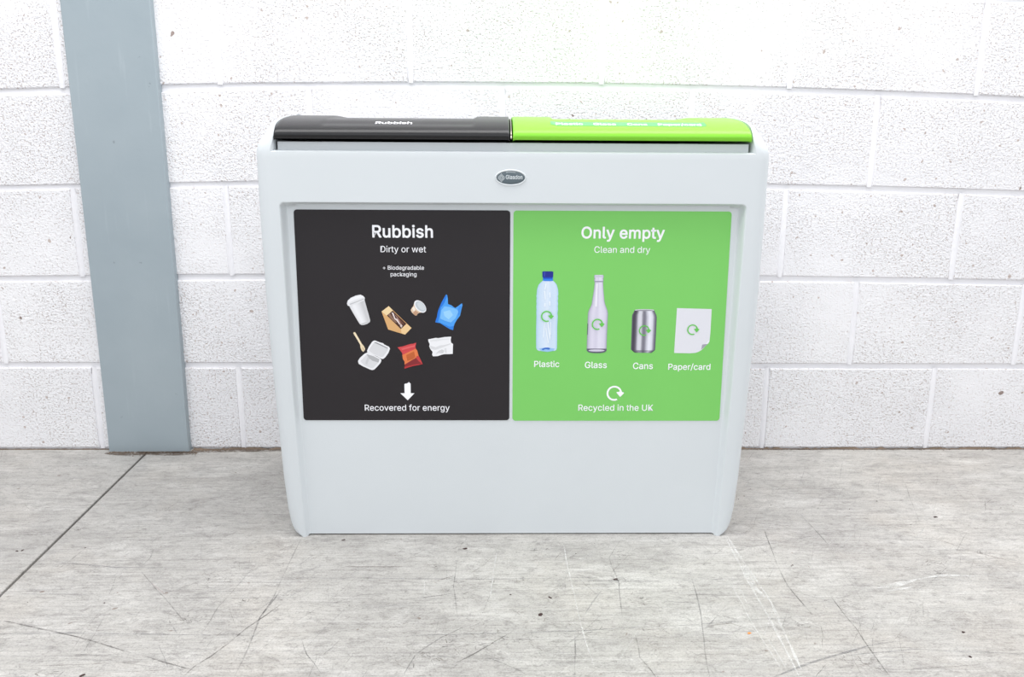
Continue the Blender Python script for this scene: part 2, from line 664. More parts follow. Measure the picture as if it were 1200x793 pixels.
# ---- lids
PROF = [(-.4945, .7788), (-.4975, .7776), (-.4992, .7790), (-.5015, .7830), (-.5008, .7870), (-.4982, .7915), (-.4930, .7960), (-.4860, .8000),
        (-.478, .8034), (-.470, .8063), (-.462, .8089), (-.454, .8111), (-.446, .8129), (-.438, .8145), (-.430, .8159), (-.420, .8174), (-.41, .8187), (-.40, .8199),
        (-.385, .8215), (-.37, .8229), (-.35, .8244), (-.33, .8256), (-.30, .8266), (-.25, .8273), (-.2, .8275), (-.15, .8272), (-.125, .8262), (-.112, .823), (-.105, .815), (-.104, .7792)]
DIP = [(-.486, 0), (-.478, .0011), (-.470, .0019), (-.462, .0018), (-.454, .0011), (-.446, .0008), (-.438, .0008), (-.42, .0013), (-.40, .0022), (-.37, .0033), (-.33, .0042), (-.2, .0042)]
LID = {-1: (-.4330, -.0088), 1: (-.0026, .4308)}


def lid_z(side, x, y, zp):
    x0, x1 = LID[side]
    e = min(x - x0, x1 - x)
    if e < .005:
        zp -= .0028 * (1 - math.sqrt(max(0, 1 - (1 - e / .005) ** 2)))
    ax = abs(x)
    t = sstep((.355 - ax) / .007) * sstep((ax - .071) / .007)
    return zp - interp(DIP, y) * t


def prof_z(y):
    for (y0, z0), (y1, z1) in zip(PROF[4:], PROF[5:]):
        if y0 <= y <= y1:
            return lerp(z0, z1, (y - y0) / (y1 - y0))
    return .8275


def build_lid(side, mat, label):
    x0, x1 = LID[side]
    xo, xi = (x0, x1) if side < 0 else (x1, x0)
    s = -1 if side < 0 else 1
    xs = [xi + s * t for t in (0, .0006, .0015, .003, .006)]
    n = 110
    xs += [xi + s * .006 + (abs(xo - xi) - .006 - .006) * s * i / n for i in range(1, n + 1)]
    xs += [xo - s * t for t in (.003, .0015, .0006, 0)]
    V, F = [], []
    m = len(PROF)
    for x in xs:
        for y, zp in PROF:
            V.append((x, y, lid_z(side, x, y, zp)))
    for i in range(len(xs) - 1):
        for j in range(m):
            k = (j + 1) % m
            F.append((i * m + j, i * m + k, (i + 1) * m + k, (i + 1) * m + j))
    F += [tuple(range(m)), tuple(len(V) - m + i for i in range(m))]
    o = obj('lid', V, F, mat, None, smooth=50, label=label)
    bm = bmesh.new()
    bm.from_mesh(o.data)
    bmesh.ops.remove_doubles(bm, verts=bm.verts, dist=1e-5)
    bmesh.ops.recalc_face_normals(bm, faces=bm.faces)
    bm.to_mesh(o.data)
    bm.free()
    return adopt(o, BIN)


lid_b = build_lid(-1, M['black_lid'], 'black lid')
lid_g = build_lid(1, M['green_lid'], 'lime green lid')

# steel hinge strip with its pin in the slot between the lids
V, F = [], []
pr = [(y + .004, z - .0035) for y, z in PROF[3:]]
for x in (-.0066, -.0052):
    V += [(x, y, z) for y, z in pr]
m = len(pr)
F = [tuple(range(m)), tuple(range(2 * m - 1, m - 1, -1))] + [(j, (j + 1) % m, m + (j + 1) % m, m + j) for j in range(m)]
hs = adopt(obj('hinge_strip', V, F, M['steel'], None, label='bright steel strip in the gap between the lids'), BIN)
bm = bmesh.new()
bmesh.ops.create_uvsphere(bm, u_segments=12, v_segments=8, radius=.0026, matrix=Matrix.Translation((-.0059, -.4975, .7815)))
me = bpy.data.meshes.new('pin')
bm.to_mesh(me)
bm.free()
me.materials.append(M['steel'])
pin = bpy.data.objects.new('pin', me)
C.objects.link(pin)
me.transform(INV)
pin.parent = hs


# ---- signs
def rrect(x0, x1, z0, z1, r, n=6):
    p = []
    for cx, cz, a0 in ((x1 - r, z1 - r, 0), (x0 + r, z1 - r, 90), (x0 + r, z0 + r, 180), (x1 - r, z0 + r, 270)):
        for i in range(n + 1):
            a = math.radians(a0 + 90 * i / n)
            p.append((cx + r * math.cos(a), cz + r * math.sin(a)))
    return p


def build_sign(x0, x1, z0, z1, mat, label):
    p = rrect(x0, x1, z0, z1, .006)
    n = len(p)
    V = [(x, panel_y(z) - .0012, z) for x, z in p] + [(x, panel_y(z) + .002, z) for x, z in p]
    F = [tuple(range(n))] + [(i, (i + 1) % n, n + (i + 1) % n, n + i) for i in range(n)]
    o = obj('sign_panel', V, F, mat, None, label=label)
    fix_normals(o)
    return adopt(o, BIN)


sg_b = build_sign(-.4095, -.0066, .2418, .6500, M['black_sign'], 'black sign headed Rubbish')
sg_g = build_sign(-.0004, .4090, .2410, .6498, M['green_sign'], 'green sign headed Only empty')


def on_sign(x, z, lift=0.0002):
    return (x, panel_y(z) - .0012 - lift + 0, z)


def child_mesh(name, V, F, mat, parent, label=None):
    me = bpy.data.meshes.new(name)
    me.from_pydata([tuple(v) for v in V], [], F)
    me.materials.append(mat)
    me.transform(INV)
    me.update()
    o = bpy.data.objects.new(name, me)
    C.objects.link(o)
    o.parent = parent
    if label:
        o['label'] = label
    return o


# ---- lettering (outlines of a plain grotesque alphabet, thousandths of an em)
GLY = {" ":[188,[]],"+":[453,[[198,34,198,364,255,364,255,34],[61,172,61,226,391,226,391,172]]],"/":[249,[[235,533,71,-76,14,-76,178,533]]],"B":[456,[[60,0,60,509,241,509,274,507,304,501,329,491,350,477,367,461,381,442,390,421,396,398,398,374,395,344,387,320,373,301,356,286,336,275,315,267,315,262,339,257,363,245,385,227,402,203,411,184,416,161,418,136,416,111,410,88,400,67,386,48,368,31,344,18,317,8,284,2,247,0],[125,57,245,57,281,60,309,67,330,80,344,96,353,115,355,137,352,161,342,184,327,203,306,218,279,228,248,231,125,231],[125,285,238,285,265,288,288,296,308,309,323,326,333,348,336,372,333,393,326,412,313,429,294,442,270,449,240,452,125,452]]],"C":[510,[[267,-7,235,-5,205,1,177,11,150,25,126,42,104,63,86,88,70,115,57,146,48,179,42,215,40,254,42,293,48,329,57,362,70,393,86,421,104,445,126,466,150,484,177,498,205,508,235,514,267,516,293,514,317,511,340,504,362,496,383,485,402,471,419,456,435,438,448,418,459,397,467,373,473,348,408,348,401,373,389,395,375,413,357,428,337,440,315,449,292,454,267,456,237,453,209,445,184,432,161,414,141,391,125,364,113,332,106,295,103,254,106,213,113,177,125,145,141,117,161,94,184,76,210,63,237,56,267,53,292,55,315,60,337,69,357,81,375,96,389,114,401,136,408,160,473,160,467,135,459,112,448,91,435,71,420,53,402,38,383,24,363,13,341,5,317,-2,293,-6]]],"D":[502,[[219,0,96,0,96,57,215,57,254,60,288,68,318,81,343,99,363,122,379,149,390,181,397,216,399,255,397,294,390,329,379,361,364,388,344,410,320,428,291,441,258,449,221,452,93,452,93,509,225,509,261,507,294,501,325,492,353,478,385,455,412,426,433,391,446,361,455,329,460,293,462,255,460,217,455,181,446,149,433,119,417,92,398,68,376,48,351,31,322,17,291,8,256,2],[125,509,125,0,60,0,60,509]]],"G":[520,[[269,-7,236,-5,205,1,176,11,149,25,125,43,104,64,85,88,69,116,57,146,47,179,42,215,40,254,42,293,47,329,57,362,69,393,85,421,103,445,125,466,149,484,175,498,203,508,233,514,265,516,291,514,316,510,340,504,363,494,384,483,403,469,421,453,436,436,449,416,460,395,468,373,474,349,408,349,399,372,387,393,373,411,356,427,337,439,315,448,291,454,265,456,236,453,209,445,183,432,160,414,141,392,125,364,113,332,106,295,103,254,106,213,113,177,125,145,141,117,161,95,184,76,210,63,238,56,269,53,296,55,322,61,345,71,365,85,382,102,396,123,407,147,413,173,415,202,434,199,283,199,283,256,478,256,478,200,475,160,466,124,451,91,431,62,406,38,377,19,344,5,308,-4]]],"K":[467,[[104,145,104,216,139,261,174,303,212,344,364,509,448,509,231,276],[60,0,60,509,125,509,125,334,124,225,125,193,125,0],[372,0,188,259,228,309,449,0]]],"O":[533,[[267,-7,235,-5,205,1,177,11,150,25,126,42,105,63,86,88,70,115,57,146,48,179,42,215,40,254,42,293,48,329,57,362,70,393,86,421,105,445,126,466,150,484,177,498,205,508,235,514,267,516,299,514,329,508,357,498,384,484,408,466,429,445,448,421,464,393,477,362,486,329,491,293,493,254,491,215,486,179,477,146,464,115,448,88,429,63,408,42,384,25,357,11,329,1,299,-5],[267,53,296,55,324,63,349,76,372,94,392,116,408,144,420,176,428,213,430,254,428,295,420,332,408,365,392,392,372,415,349,433,324,446,296,453,267,456,237,453,210,445,184,433,161,415,142,392,125,364,113,332,106,295,103,254,106,213,113,176,125,144,142,117,161,94,184,76,210,63,237,55]]],"P":[445,[[60,0,60,509,235,509,272,506,305,499,332,487,356,471,375,452,390,430,400,404,407,377,409,348,407,318,400,291,390,265,375,243,356,223,332,207,305,195,272,188,235,186,109,186,109,242,233,242,257,244,279,248,297,256,318,272,333,294,342,319,344,348,342,376,333,402,318,423,297,439,279,446,257,451,232,452,125,452,125,0]]],"R":[449,[[60,0,60,509,236,509,273,506,305,500,333,489,356,473,376,455,390,433,401,408,407,381,409,352,407,323,401,296,390,271,376,250,356,232,333,217,305,206,273,200,236,198,96,198,96,255,234,255,258,256,280,260,298,267,319,281,334,300,342,324,345,352,342,380,334,405,319,425,298,440,279,446,258,451,233,452,125,452,125,0],[353,0,230,229,303,229,428,0]]],"U":[517,[[259,-8,220,-6,186,2,154,15,126,33,103,55,85,80,71,108,63,140,60,173,60,509,124,509,124,178,126,155,132,133,141,113,153,95,169,80,187,68,208,59,232,53,259,52,285,53,309,59,331,68,349,80,364,95,377,113,385,133,391,155,393,178,393,509,457,509,457,173,454,140,446,108,433,80,414,55,391,33,363,15,332,2,297,-6]]],"a":[389,[[160,-9,137,-7,115,-3,94,5,76,15,60,29,48,45,38,63,32,84,30,108,34,138,43,161,58,179,78,193,100,203,125,211,178,220,234,227,252,230,265,235,273,243,276,255,273,279,267,297,256,311,240,322,220,329,196,331,171,329,149,322,132,313,118,301,107,288,100,274,41,291,51,313,64,331,79,346,95,358,114,368,133,375,153,380,173,383,194,384,239,379,263,372,286,360,306,343,322,320,330,301,335,278,337,251,337,0,277,0,277,52,272,52,252,25,236,12,215,1,190,-6],[170,45,202,49,228,59,248,74,263,93,272,115,276,138,276,190,259,182,231,176,200,171,175,168,134,159,117,150,103,139,95,124,92,105,94,87,102,72,114,61,130,52,149,47]]],"b":[424,[[229,-8,198,-5,172,4,153,17,138,31,118,59,112,59,112,0,53,0,53,509,114,509,114,319,118,319,137,346,152,360,171,373,197,381,229,384,259,382,287,374,313,361,335,342,354,320,370,293,381,261,388,227,390,189,388,151,381,116,370,84,355,57,336,34,313,16,288,3,260,-6],[220,47,242,49,262,55,279,66,294,80,306,97,316,117,323,139,327,163,328,189,327,215,323,239,316,261,307,281,295,298,280,311,262,322,243,328,220,330,198,328,178,322,161,312,147,299,134,282,125,263,118,241,114,216,113,189,114,162,118,138,125,115,135,95,147,78,162,65,179,55,198,49]]],"c":[396,[[207,-8,174,-5,144,3,117,16,93,35,72,58,56,85,44,116,37,150,34,187,37,225,44,260,56,291,72,318,93,341,117,360,144,374,174,382,207,384,234,383,260,377,284,368,305,356,324,341,340,322,353,301,362,277,303,262,290,289,270,311,242,325,207,330,184,328,163,321,145,310,130,296,118,278,108,258,102,236,98,212,96,187,98,163,102,139,108,117,118,97,130,80,145,66,163,55,184,49,207,46,243,52,271,66,292,89,304,117,363,102,354,78,341,56,325,37,306,21,285,9,261,-1,235,-6]]],"d":[424,[[195,-8,165,-6,137,3,111,16,89,34,70,57,55,84,43,116,36,151,34,189,36,227,43,261,55,293,70,320,89,342,112,361,137,374,165,382,196,384,228,381,253,373,272,360,287,346,306,319,311,319,311,509,372,509,372,0,313,0,313,59,307,59,287,31,272,17,252,4,227,-5],[205,47,226,49,246,55,263,65,278,78,290,95,299,115,306,138,310,162,312,189,310,216,306,241,300,263,290,282,278,299,263,312,246,322,227,328,205,330,182,328,162,322,145,311,130,298,118,281,108,261,102,239,98,215,96,189,98,163,102,139,109,117,118,97,130,80,145,66,162,55,182,49]]],"e":[404,[[212,-8,177,-5,145,3,117,16,92,35,72,58,56,85,44,116,37,150,34,187,36,224,44,258,55,290,71,317,91,340,115,359,142,373,172,382,205,384,226,383,246,380,266,374,285,366,303,355,319,341,334,324,347,305,357,282,365,256,370,227,371,194,371,169,75,169,75,221,338,221,310,202,308,226,304,248,298,269,283,294,263,314,237,326,205,330,183,328,164,323,146,313,125,294,109,270,99,241,96,211,96,178,98,151,102,127,110,106,121,88,135,73,151,61,169,53,190,48,212,46,234,48,254,53,271,61,285,73,297,88,306,105,365,91,353,63,335,39,320,26,302,14,283,4,261,-3,237,-7]]],"f":[254,[[228,379,228,327,6,327,6,379],[81,0,81,432,84,461,96,486,113,505,135,519,161,527,187,530,222,527,243,521,227,468,215,472,195,474,171,470,154,460,145,443,142,419,142,0]]],"g":[425,[[207,-151,180,-149,156,-146,134,-140,105,-127,82,-110,64,-91,51,-69,101,-41,122,-66,136,-78,154,-88,178,-95,207,-97,236,-95,261,-87,282,-75,298,-58,308,-34,311,-6,311,68,306,68,287,41,272,28,252,16,227,8,195,5,165,7,138,14,113,27,90,43,71,65,55,90,43,120,36,154,34,191,36,229,43,263,55,293,71,320,90,342,112,361,138,374,166,382,196,384,228,382,253,373,273,360,288,346,308,319,313,319,313,379,372,379,372,-9,370,-40,363,-67,350,-90,334,-109,314,-124,291,-136,265,-144,237,-149],[205,59,227,61,246,66,264,75,285,95,300,121,307,142,311,166,312,193,311,219,307,242,300,264,291,283,279,299,264,312,247,322,227,328,205,330,182,328,163,322,145,312,130,298,118,282,109,262,102,241,98,218,96,193,98,167,102,144,109,123,124,96,145,76,163,66,183,61]]],"h":[410,[[114,227,114,0,53,0,53,509,114,509,114,287,102,287,116,319,132,344,152,362,175,374,200,382,227,384,252,383,275,377,295,369,313,356,328,340,341,321,350,298,355,271,357,240,357,0,296,0,296,235,293,263,286,286,273,304,256,318,235,326,210,329,184,326,161,317,141,303,126,283,117,257]]],"i":[167,[[53,0,53,379,114,379,114,0],[84,443,67,446,54,455,44,468,41,483,44,499,54,512,67,521,84,524,100,521,114,512,123,499,126,483,123,468,114,455,100,446]]],"k":[381,[[110,137,110,212,121,212,284,379,360,379,184,199,177,199],[53,0,53,509,114,509,114,0],[294,0,148,186,191,229,372,0]]],"l":[189,[[139,-2,112,0,91,8,74,20,62,37,55,59,53,84,53,509,114,509,114,99,115,77,120,62,130,54,146,52,160,53,170,54,181,3,162,-1]]],"m":[610,[[53,0,53,379,112,379,112,295,108,295,118,323,132,346,151,363,172,376,195,384,219,386,245,383,268,375,287,361,303,342,314,320,321,295,312,295,322,321,337,343,357,361,381,375,407,383,437,386,458,385,478,380,497,372,514,361,529,346,541,328,550,307,555,283,557,255,557,0,496,0,496,254,493,279,485,298,473,313,447,326,419,330,395,328,374,320,358,307,345,290,338,270,335,247,335,0,274,0,274,260,269,288,253,311,229,326,199,330,178,328,158,320,140,307,126,289,117,266,114,238,114,0]]],"n":[410,[[114,227,114,0,53,0,53,379,112,379,112,287,102,287,116,319,132,344,152,362,175,374,200,382,227,384,252,383,275,377,295,369,313,356,328,340,341,321,350,298,355,271,357,240,357,0,296,0,296,235,293,263,286,286,273,304,256,318,235,326,210,329,184,326,161,317,141,303,126,283,117,257]]],"o":[415,[[207,-8,174,-5,144,3,117,16,93,35,72,58,56,85,44,116,37,150,34,187,37,225,44,260,56,291,72,318,93,341,117,360,144,374,174,382,207,384,241,382,271,374,299,360,323,341,343,318,359,291,371,260,379,225,381,187,379,150,371,116,359,85,343,58,323,35,299,16,271,3,241,-5],[207,46,231,49,252,55,270,66,285,80,298,97,307,117,314,139,318,163,319,187,318,212,314,236,307,258,298,278,285,296,270,310,252,321,231,328,207,330,184,328,163,321,145,310,130,296,118,278,108,258,102,236,98,212,96,187,98,163,102,139,108,117,118,97,130,80,145,66,163,55,184,49]]],"p":[424,[[53,-143,53,379,112,379,112,319,118,319,137,346,152,360,171,373,197,381,229,384,259,382,287,374,313,361,335,342,354,320,370,293,381,261,388,227,390,189,388,151,381,116,370,84,355,57,336,34,313,16,288,3,260,-6,229,-8,198,-5,173,4,153,17,138,31,118,59,114,59,114,-143],[220,47,242,49,262,55,279,66,294,80,306,97,316,117,323,139,327,163,328,189,327,215,323,239,316,261,307,281,295,298,280,311,262,322,243,328,220,330,198,328,178,322,161,312,147,299,134,282,125,263,118,241,114,216,113,189,114,162,118,138,125,115,135,95,147,78,162,65,179,55,198,49]]],"r":[259,[[53,0,53,379,112,379,112,321,130,347,152,367,171,377,191,383,213,385,229,384,243,384,243,322,230,324,207,326,182,323,159,315,140,301,126,284,117,262,114,237,114,0]]],"s":[365,[[182,-8,157,-7,133,-3,112,3,93,12,76,24,62,38,50,54,41,73,36,94,94,107,105,79,124,60,150,49,181,45,206,47,227,53,244,62,262,81,268,103,265,121,254,136,237,147,212,155,149,170,118,180,92,192,72,208,58,227,50,249,47,274,49,295,55,314,65,332,79,347,95,360,115,370,137,378,161,383,187,384,212,383,234,379,254,372,279,358,299,339,314,316,324,290,268,277,258,298,243,316,219,328,187,333,156,329,131,317,114,299,109,277,112,258,124,243,144,232,172,223,229,209,261,200,287,187,306,171,320,153,328,131,331,107,329,85,323,65,312,47,298,31,281,18,260,6,236,-2,210,-7]]],"t":[227,[[204,379,204,327,6,327,6,379],[65,471,126,471,126,98,128,76,136,61,150,53,170,50,185,51,202,54,213,2,192,-3,168,-4,138,-1,113,7,92,21,77,41,68,64,65,93]]],"u":[410,[[182,-5,158,-3,135,2,115,11,97,23,82,39,69,59,60,82,54,109,53,139,53,379,114,379,114,144,116,117,124,94,137,75,154,61,175,53,200,50,226,53,249,62,268,77,283,97,293,122,296,153,296,379,357,379,357,0,298,0,298,92,307,92,294,60,277,35,257,17,234,5,209,-3]]],"v":[389,[[163,0,17,379,84,379,165,155,187,87,206,21,184,21,203,87,224,155,305,379,371,379,226,0]]],"w":[567,[[138,0,23,379,87,379,133,214,154,137,175,41,165,41,186,135,206,214,252,379,316,379,362,214,382,136,402,41,391,41,413,135,434,214,480,379,545,379,429,0,368,0,319,172,305,225,291,280,277,338,291,338,277,280,263,225,248,172,199,0]]],"y":[389,[[47,-139,61,-86,71,-87,88,-90,104,-89,118,-84,130,-74,141,-58,151,-36,163,-1,17,379,84,379,165,155,187,87,206,21,184,21,202,87,224,155,305,379,371,379,204,-58,191,-85,177,-107,159,-124,139,-136,117,-143,91,-145,65,-143]]]}


def text_mesh(s, bold=0.0, track=0.0):
    """flat lettering as vertices and faces in em units, with its ink width; bold adds an inked outline"""
    cu = bpy.data.curves.new('t', 'CURVE')
    cu.dimensions = '2D'
    cu.fill_mode = 'BOTH'
    x = 0.0
    xmin, xmax = 1e9, -1e9
    EV, EF = [], []
    for ch in s:
        adv, polys = GLY[ch]
        for q in polys:
            sp = cu.splines.new('POLY')
            k = len(q) // 2
            sp.points.add(k - 1)
            pts = [(x + q[2 * i] / 1000, q[2 * i + 1] / 1000) for i in range(k)]
            for i, (px, pz) in enumerate(pts):
                sp.points[i].co = (px, pz, 0, 1)
                xmin, xmax = min(xmin, px), max(xmax, px)
            sp.use_cyclic_u = True
            if bold > 0:
                for i in range(k):
                    (ax, az), (cx_, cz_) = pts[i], pts[(i + 1) % k]
                    L = math.dist(pts[i], pts[(i + 1) % k]) or 1
                    dx, dz = (cx_ - ax) / L * bold, (cz_ - az) / L * bold
                    n0, e, ly = len(EV), .45, (len(EF) % 13 - 14) * 1.2e-5
                    EV += [(ax - dx * e - dz, az - dz * e + dx, ly), (ax - dx * e + dz, az - dz * e - dx, ly), (cx_ + dx * e + dz, cz_ + dz * e - dx, ly), (cx_ + dx * e - dz, cz_ + dz * e + dx, ly)]
                    EF.append((n0, n0 + 1, n0 + 2, n0 + 3))
        x += adv / 1000 + track
    o = bpy.data.objects.new('t', cu)
    C.objects.link(o)
    dg = bpy.context.evaluated_depsgraph_get()
    me = bpy.data.meshes.new_from_object(o.evaluated_get(dg))
    V = [(v.co[0], v.co[1], 0.0) for v in me.vertices]
    F = [tuple(p.vertices) for p in me.polygons]
    bpy.data.objects.remove(o)
    bpy.data.meshes.remove(me)
    bpy.data.curves.remove(cu)
    k = len(V)
    return V + EV, F + [tuple(k + i for i in q) for q in EF], xmin - bold, xmax + bold


def sign_text(s, x0, x1, zb, parent, name, bold=0.0, track=0.0, mat=None):
    V, F, a, b = text_mesh(s, bold, track)
    k = (x1 - x0) / (b - a)
    return child_mesh(name, [on_sign(x0 + (v[0] - a) * k, zb + v[1] * k, .0003 + v[2]) for v in V], F, mat or M['white_ink'], parent)


sign_text('Rubbish', -.2648, -.1513, .5994, sg_b, 'heading_text', .018, .012)
sign_text('Dirty or wet', -.2502, -.1648, .5714, sg_b, 'caption_text', .002)
sign_text('+ Biodegradable', -.2468, -.1690, .5385, sg_b, 'caption_text', .004)
sign_text('packaging', -.2325, -.1835, .5261, sg_b, 'caption_text', .004)
sign_text('Recovered for energy', -.2894, -.1235, .2615, sg_b, 'caption_text', .004)
sign_text('Only empty', .1273, .2846, .5992, sg_g, 'heading_text', .018, .012)
sign_text('Clean and dry', .1525, .2583, .5719, sg_g, 'caption_text', .002)
for w, a, b, zb in (('Plastic', .0412, .0902, .3498), ('Glass', .1399, .1827, .3479), ('Cans', .2337, .2727, .3461), ('Paper/card', .3027, .3852, .3446)):
    sign_text(w, a, b, zb, sg_g, 'caption_text', .009)
sign_text('Recycled in the UK', .1290, .2765, .2616, sg_g, 'caption_text', .006)


# ---- printed pictures
class Pic:
    """flat printed picture: coloured patches stacked a fraction of a millimetre apart"""
    def __init__(s, ox, oz, u0, v0, kx, kz, sk):
        s.q = (ox, oz, u0, v0, kx, kz, sk)
        s.V, s.F, s.K, s.lift = [], [], [], 0.0002

    def P(s, u, v):
        ox, oz, u0, v0, kx, kz, sk = s.q
        return on_sign(ox + (u - u0) * kx + (v - v0) * sk, oz + (v - v0) * kz, s.lift)

    def poly(s, pts, col):
        base = len(s.V)
        s.V += [s.P(u, v) for u, v in pts]
        s.K += [col if isinstance(col, tuple) else (col, col, col)] * len(pts)
        tri = tessellate_polygon([[Vector((u, v, 0)) for u, v in pts]])
        s.F += [tuple(base + i for i in t) for t in tri]
        s.lift += 0.00008
        return s

    def ell(s, cx, cy, a, b, rot, col, n=20):
        r = math.radians(rot)
        return s.poly([(cx + a * math.cos(t) * math.cos(r) - b * math.sin(t) * math.sin(r), cy + a * math.cos(t) * math.sin(r) + b * math.sin(t) * math.cos(r))
                       for t in [2 * PI * i / n for i in range(n)]], col)

    def strip(s, rows, cols, n=14, bulge=0.0):
        """rows: (left point, right point); cols: colour stops across"""
        base = len(s.V)
        for ri, ((lu, lv), (ru, rv)) in enumerate(rows):
            for i in range(n + 1):
                t = i / n
                bb = bulge * math.sin(PI * t)
                s.V.append(s.P(lerp(lu, ru, t), lerp(lv, rv, t) + bb))
                s.K.append(tuple(interp([(p, c[k]) for p, c in cols], t) for k in range(3)))
        for r in range(len(rows) - 1):
            for i in range(n):
                a = base + r * (n + 1) + i
                s.F.append((a, a + 1, a + n + 2, a + n + 1))
        s.lift += 0.00008
        return s

    def done(s, name, parent, label):
        o = child_mesh(name, s.V, s.F, M['ink'], parent, label)
        at = o.data.color_attributes.new('ink', 'FLOAT_COLOR', 'POINT')
        for i, c in enumerate(s.K):
            at.data[i].color = srgb(*c)
        return o


def A():
    return Pic(-.2725, .4164, 277.6, 396.5, .0002062, -.0002119, -6.3e-6)


def B():
    return Pic(-.1743, .4166, 436, 396.4, .0002062, -.0002119, -3.8e-6)


def Cc():
    return Pic(.1125, .4423, 335.5, 396.5, .0002697, -.0002746, 5.7e-6)


def D():
    return Pic(.3029, .4176, 476, 396.6, .0002086, -.000213, 9.4e-6)


W = lambda v: (v, v, v + 3)
p = A()
p.strip([((70, 142), (217, 94)), ((110, 212), (237, 165)), ((150, 280), (257, 235)), ((172, 314), (269, 282))], [(0, W(214)), (.25, W(236)), (.55, W(222)), (.8, W(196)), (1, W(206))])
p.poly([(172, 314), (269, 282), (266, 296), (240, 314), (210, 323), (188, 324)], W(200))
p.poly([(55, 128), (62, 100), (90, 75), (135, 55), (180, 46), (205, 58), (220, 75), (216, 98), (160, 124), (110, 140), (80, 152), (62, 146)], W(226))
p.poly([(66, 104), (95, 80), (140, 62), (180, 55), (200, 64), (196, 74), (150, 86), (100, 106), (72, 124)], W(238))
p.poly([(80, 130), (150, 104), (212, 80), (214, 86), (152, 112), (84, 138)], W(190))
p.done('cup_picture', sg_b, 'picture of a white takeaway cup')
p = A().poly([(112, 400), (116, 390), (126, 388), (134, 397), (165, 450), (192, 498), (210, 518), (222, 545), (216, 560), (205, 571), (190, 560), (178, 532), (175, 506), (150, 462)], (228, 210, 176))
p.poly([(122, 398), (130, 398), (188, 505), (180, 508)], (240, 226, 198)).poly([(196, 530), (199, 528), (212, 558), (208, 562)], (150, 130, 105)).done('fork_picture', sg_b, 'picture of a small wooden fork')
p = A().poly([(240, 560), (255, 525), (285, 480), (300, 468), (315, 466), (362, 484), (375, 487), (390, 492), (398, 502), (445, 525), (453, 542), (440, 580), (410, 622), (390, 638), (372, 636), (330, 612), (270, 590), (242, 578)], W(232))
p.poly([(258, 562), (272, 530), (302, 490), (318, 484), (430, 538), (434, 552), (392, 614), (370, 620), (300, 592)], W(212)).poly([(302, 484), (320, 480), (434, 534), (432, 542), (318, 490)], W(150))
p.poly([(155, 662), (158, 650), (175, 625), (215, 590), (240, 578), (300, 600), (350, 625), (368, 638), (374, 652), (365, 675), (330, 715), (305, 738), (285, 742), (262, 734), (200, 706), (162, 684)], W(232))
p.poly([(178, 657), (236, 596), (352, 642), (350, 664), (300, 718), (280, 724), (215, 698)], W(214)).poly([(236, 592), (300, 612), (356, 640), (346, 670), (292, 655), (262, 634), (246, 612)], W(176)).poly([(246, 612), (262, 634), (240, 690), (222, 680)], W(200))
p.done('clamshell_picture', sg_b, 'picture of an open white clamshell food box')
p = B().poly([(58, 200), (125, 150), (165, 190), (335, 350), (275, 412), (118, 365), (95, 300)], (214, 168, 114)).poly([(58, 200), (125, 150), (166, 192), (106, 238)], (234, 208, 162))
p.poly([(236, 358), (290, 310), (335, 350), (275, 412), (240, 396)], (232, 198, 148)).poly([(108, 236), (160, 192), (288, 312), (236, 360)], (72, 44, 36)).poly([(118, 232), (135, 214), (172, 268), (200, 300), (190, 304), (150, 270)], (140, 108, 92))
p.poly([(150, 206), (168, 212), (186, 262), (212, 270), (236, 322), (222, 318), (196, 284), (176, 268)], (222, 206, 204)).poly([(176, 222), (214, 254), (250, 330), (240, 336), (216, 286)], (150, 112, 100)).poly([(208, 250), (264, 308), (256, 322), (236, 296)], (104, 66, 52)).poly([(236, 312), (252, 330), (240, 348), (228, 330)], (214, 196, 190))
p.done('sandwich_picture', sg_b, 'picture of a boxed sandwich')
p = B().poly([(328, 186), (338, 166), (352, 150), (362, 112), (436, 206), (404, 212), (390, 222), (385, 234), (372, 237), (352, 222), (336, 204)], (222, 198, 172)).poly([(352, 205), (372, 190), (400, 208), (388, 222), (382, 235), (366, 234), (350, 218)], (190, 150, 122))
p.poly([(340, 172), (356, 152), (372, 180), (358, 200)], (240, 228, 214)).ell(415, 153, 68, 42, 46, W(236)).ell(418, 152, 58, 34, 46, (188, 196, 202)).ell(424, 150, 44, 24, 46, (204, 210, 214)).done('coffee_pod_picture', sg_b, 'picture of a coffee pod')
p = B().poly([(655, 42), (664, 50), (670, 80), (672, 130), (705, 142), (725, 158), (740, 166), (765, 150), (785, 134), (801, 124), (806, 140), (795, 185), (785, 235), (755, 275), (735, 310), (724, 345), (722, 369), (690, 360), (640, 330), (600, 305), (575, 292), (555, 298), (562, 270), (570, 250), (575, 215), (582, 188), (610, 120), (640, 65)], (74, 156, 236))
p.poly([(555, 298), (562, 270), (570, 250), (575, 215), (582, 188), (610, 120), (640, 65), (655, 42), (660, 62), (640, 118), (606, 165), (594, 235), (582, 290)], (38, 118, 216)).poly([(555, 298), (575, 290), (600, 300), (640, 318), (690, 338), (728, 330), (722, 369), (690, 360), (640, 330), (600, 305)], (44, 126, 220))
p.poly([(612, 185), (640, 150), (690, 158), (755, 178), (770, 200), (742, 262), (700, 300), (640, 282), (600, 262)], (120, 186, 242)).poly([(630, 200), (690, 185), (720, 230), (680, 270), (640, 240)], (150, 204, 246)).poly([(770, 160), (796, 140), (780, 220), (766, 236)], (60, 140, 228))
p.done('carrier_bag_picture', sg_b, 'picture of a blue plastic carrier bag')
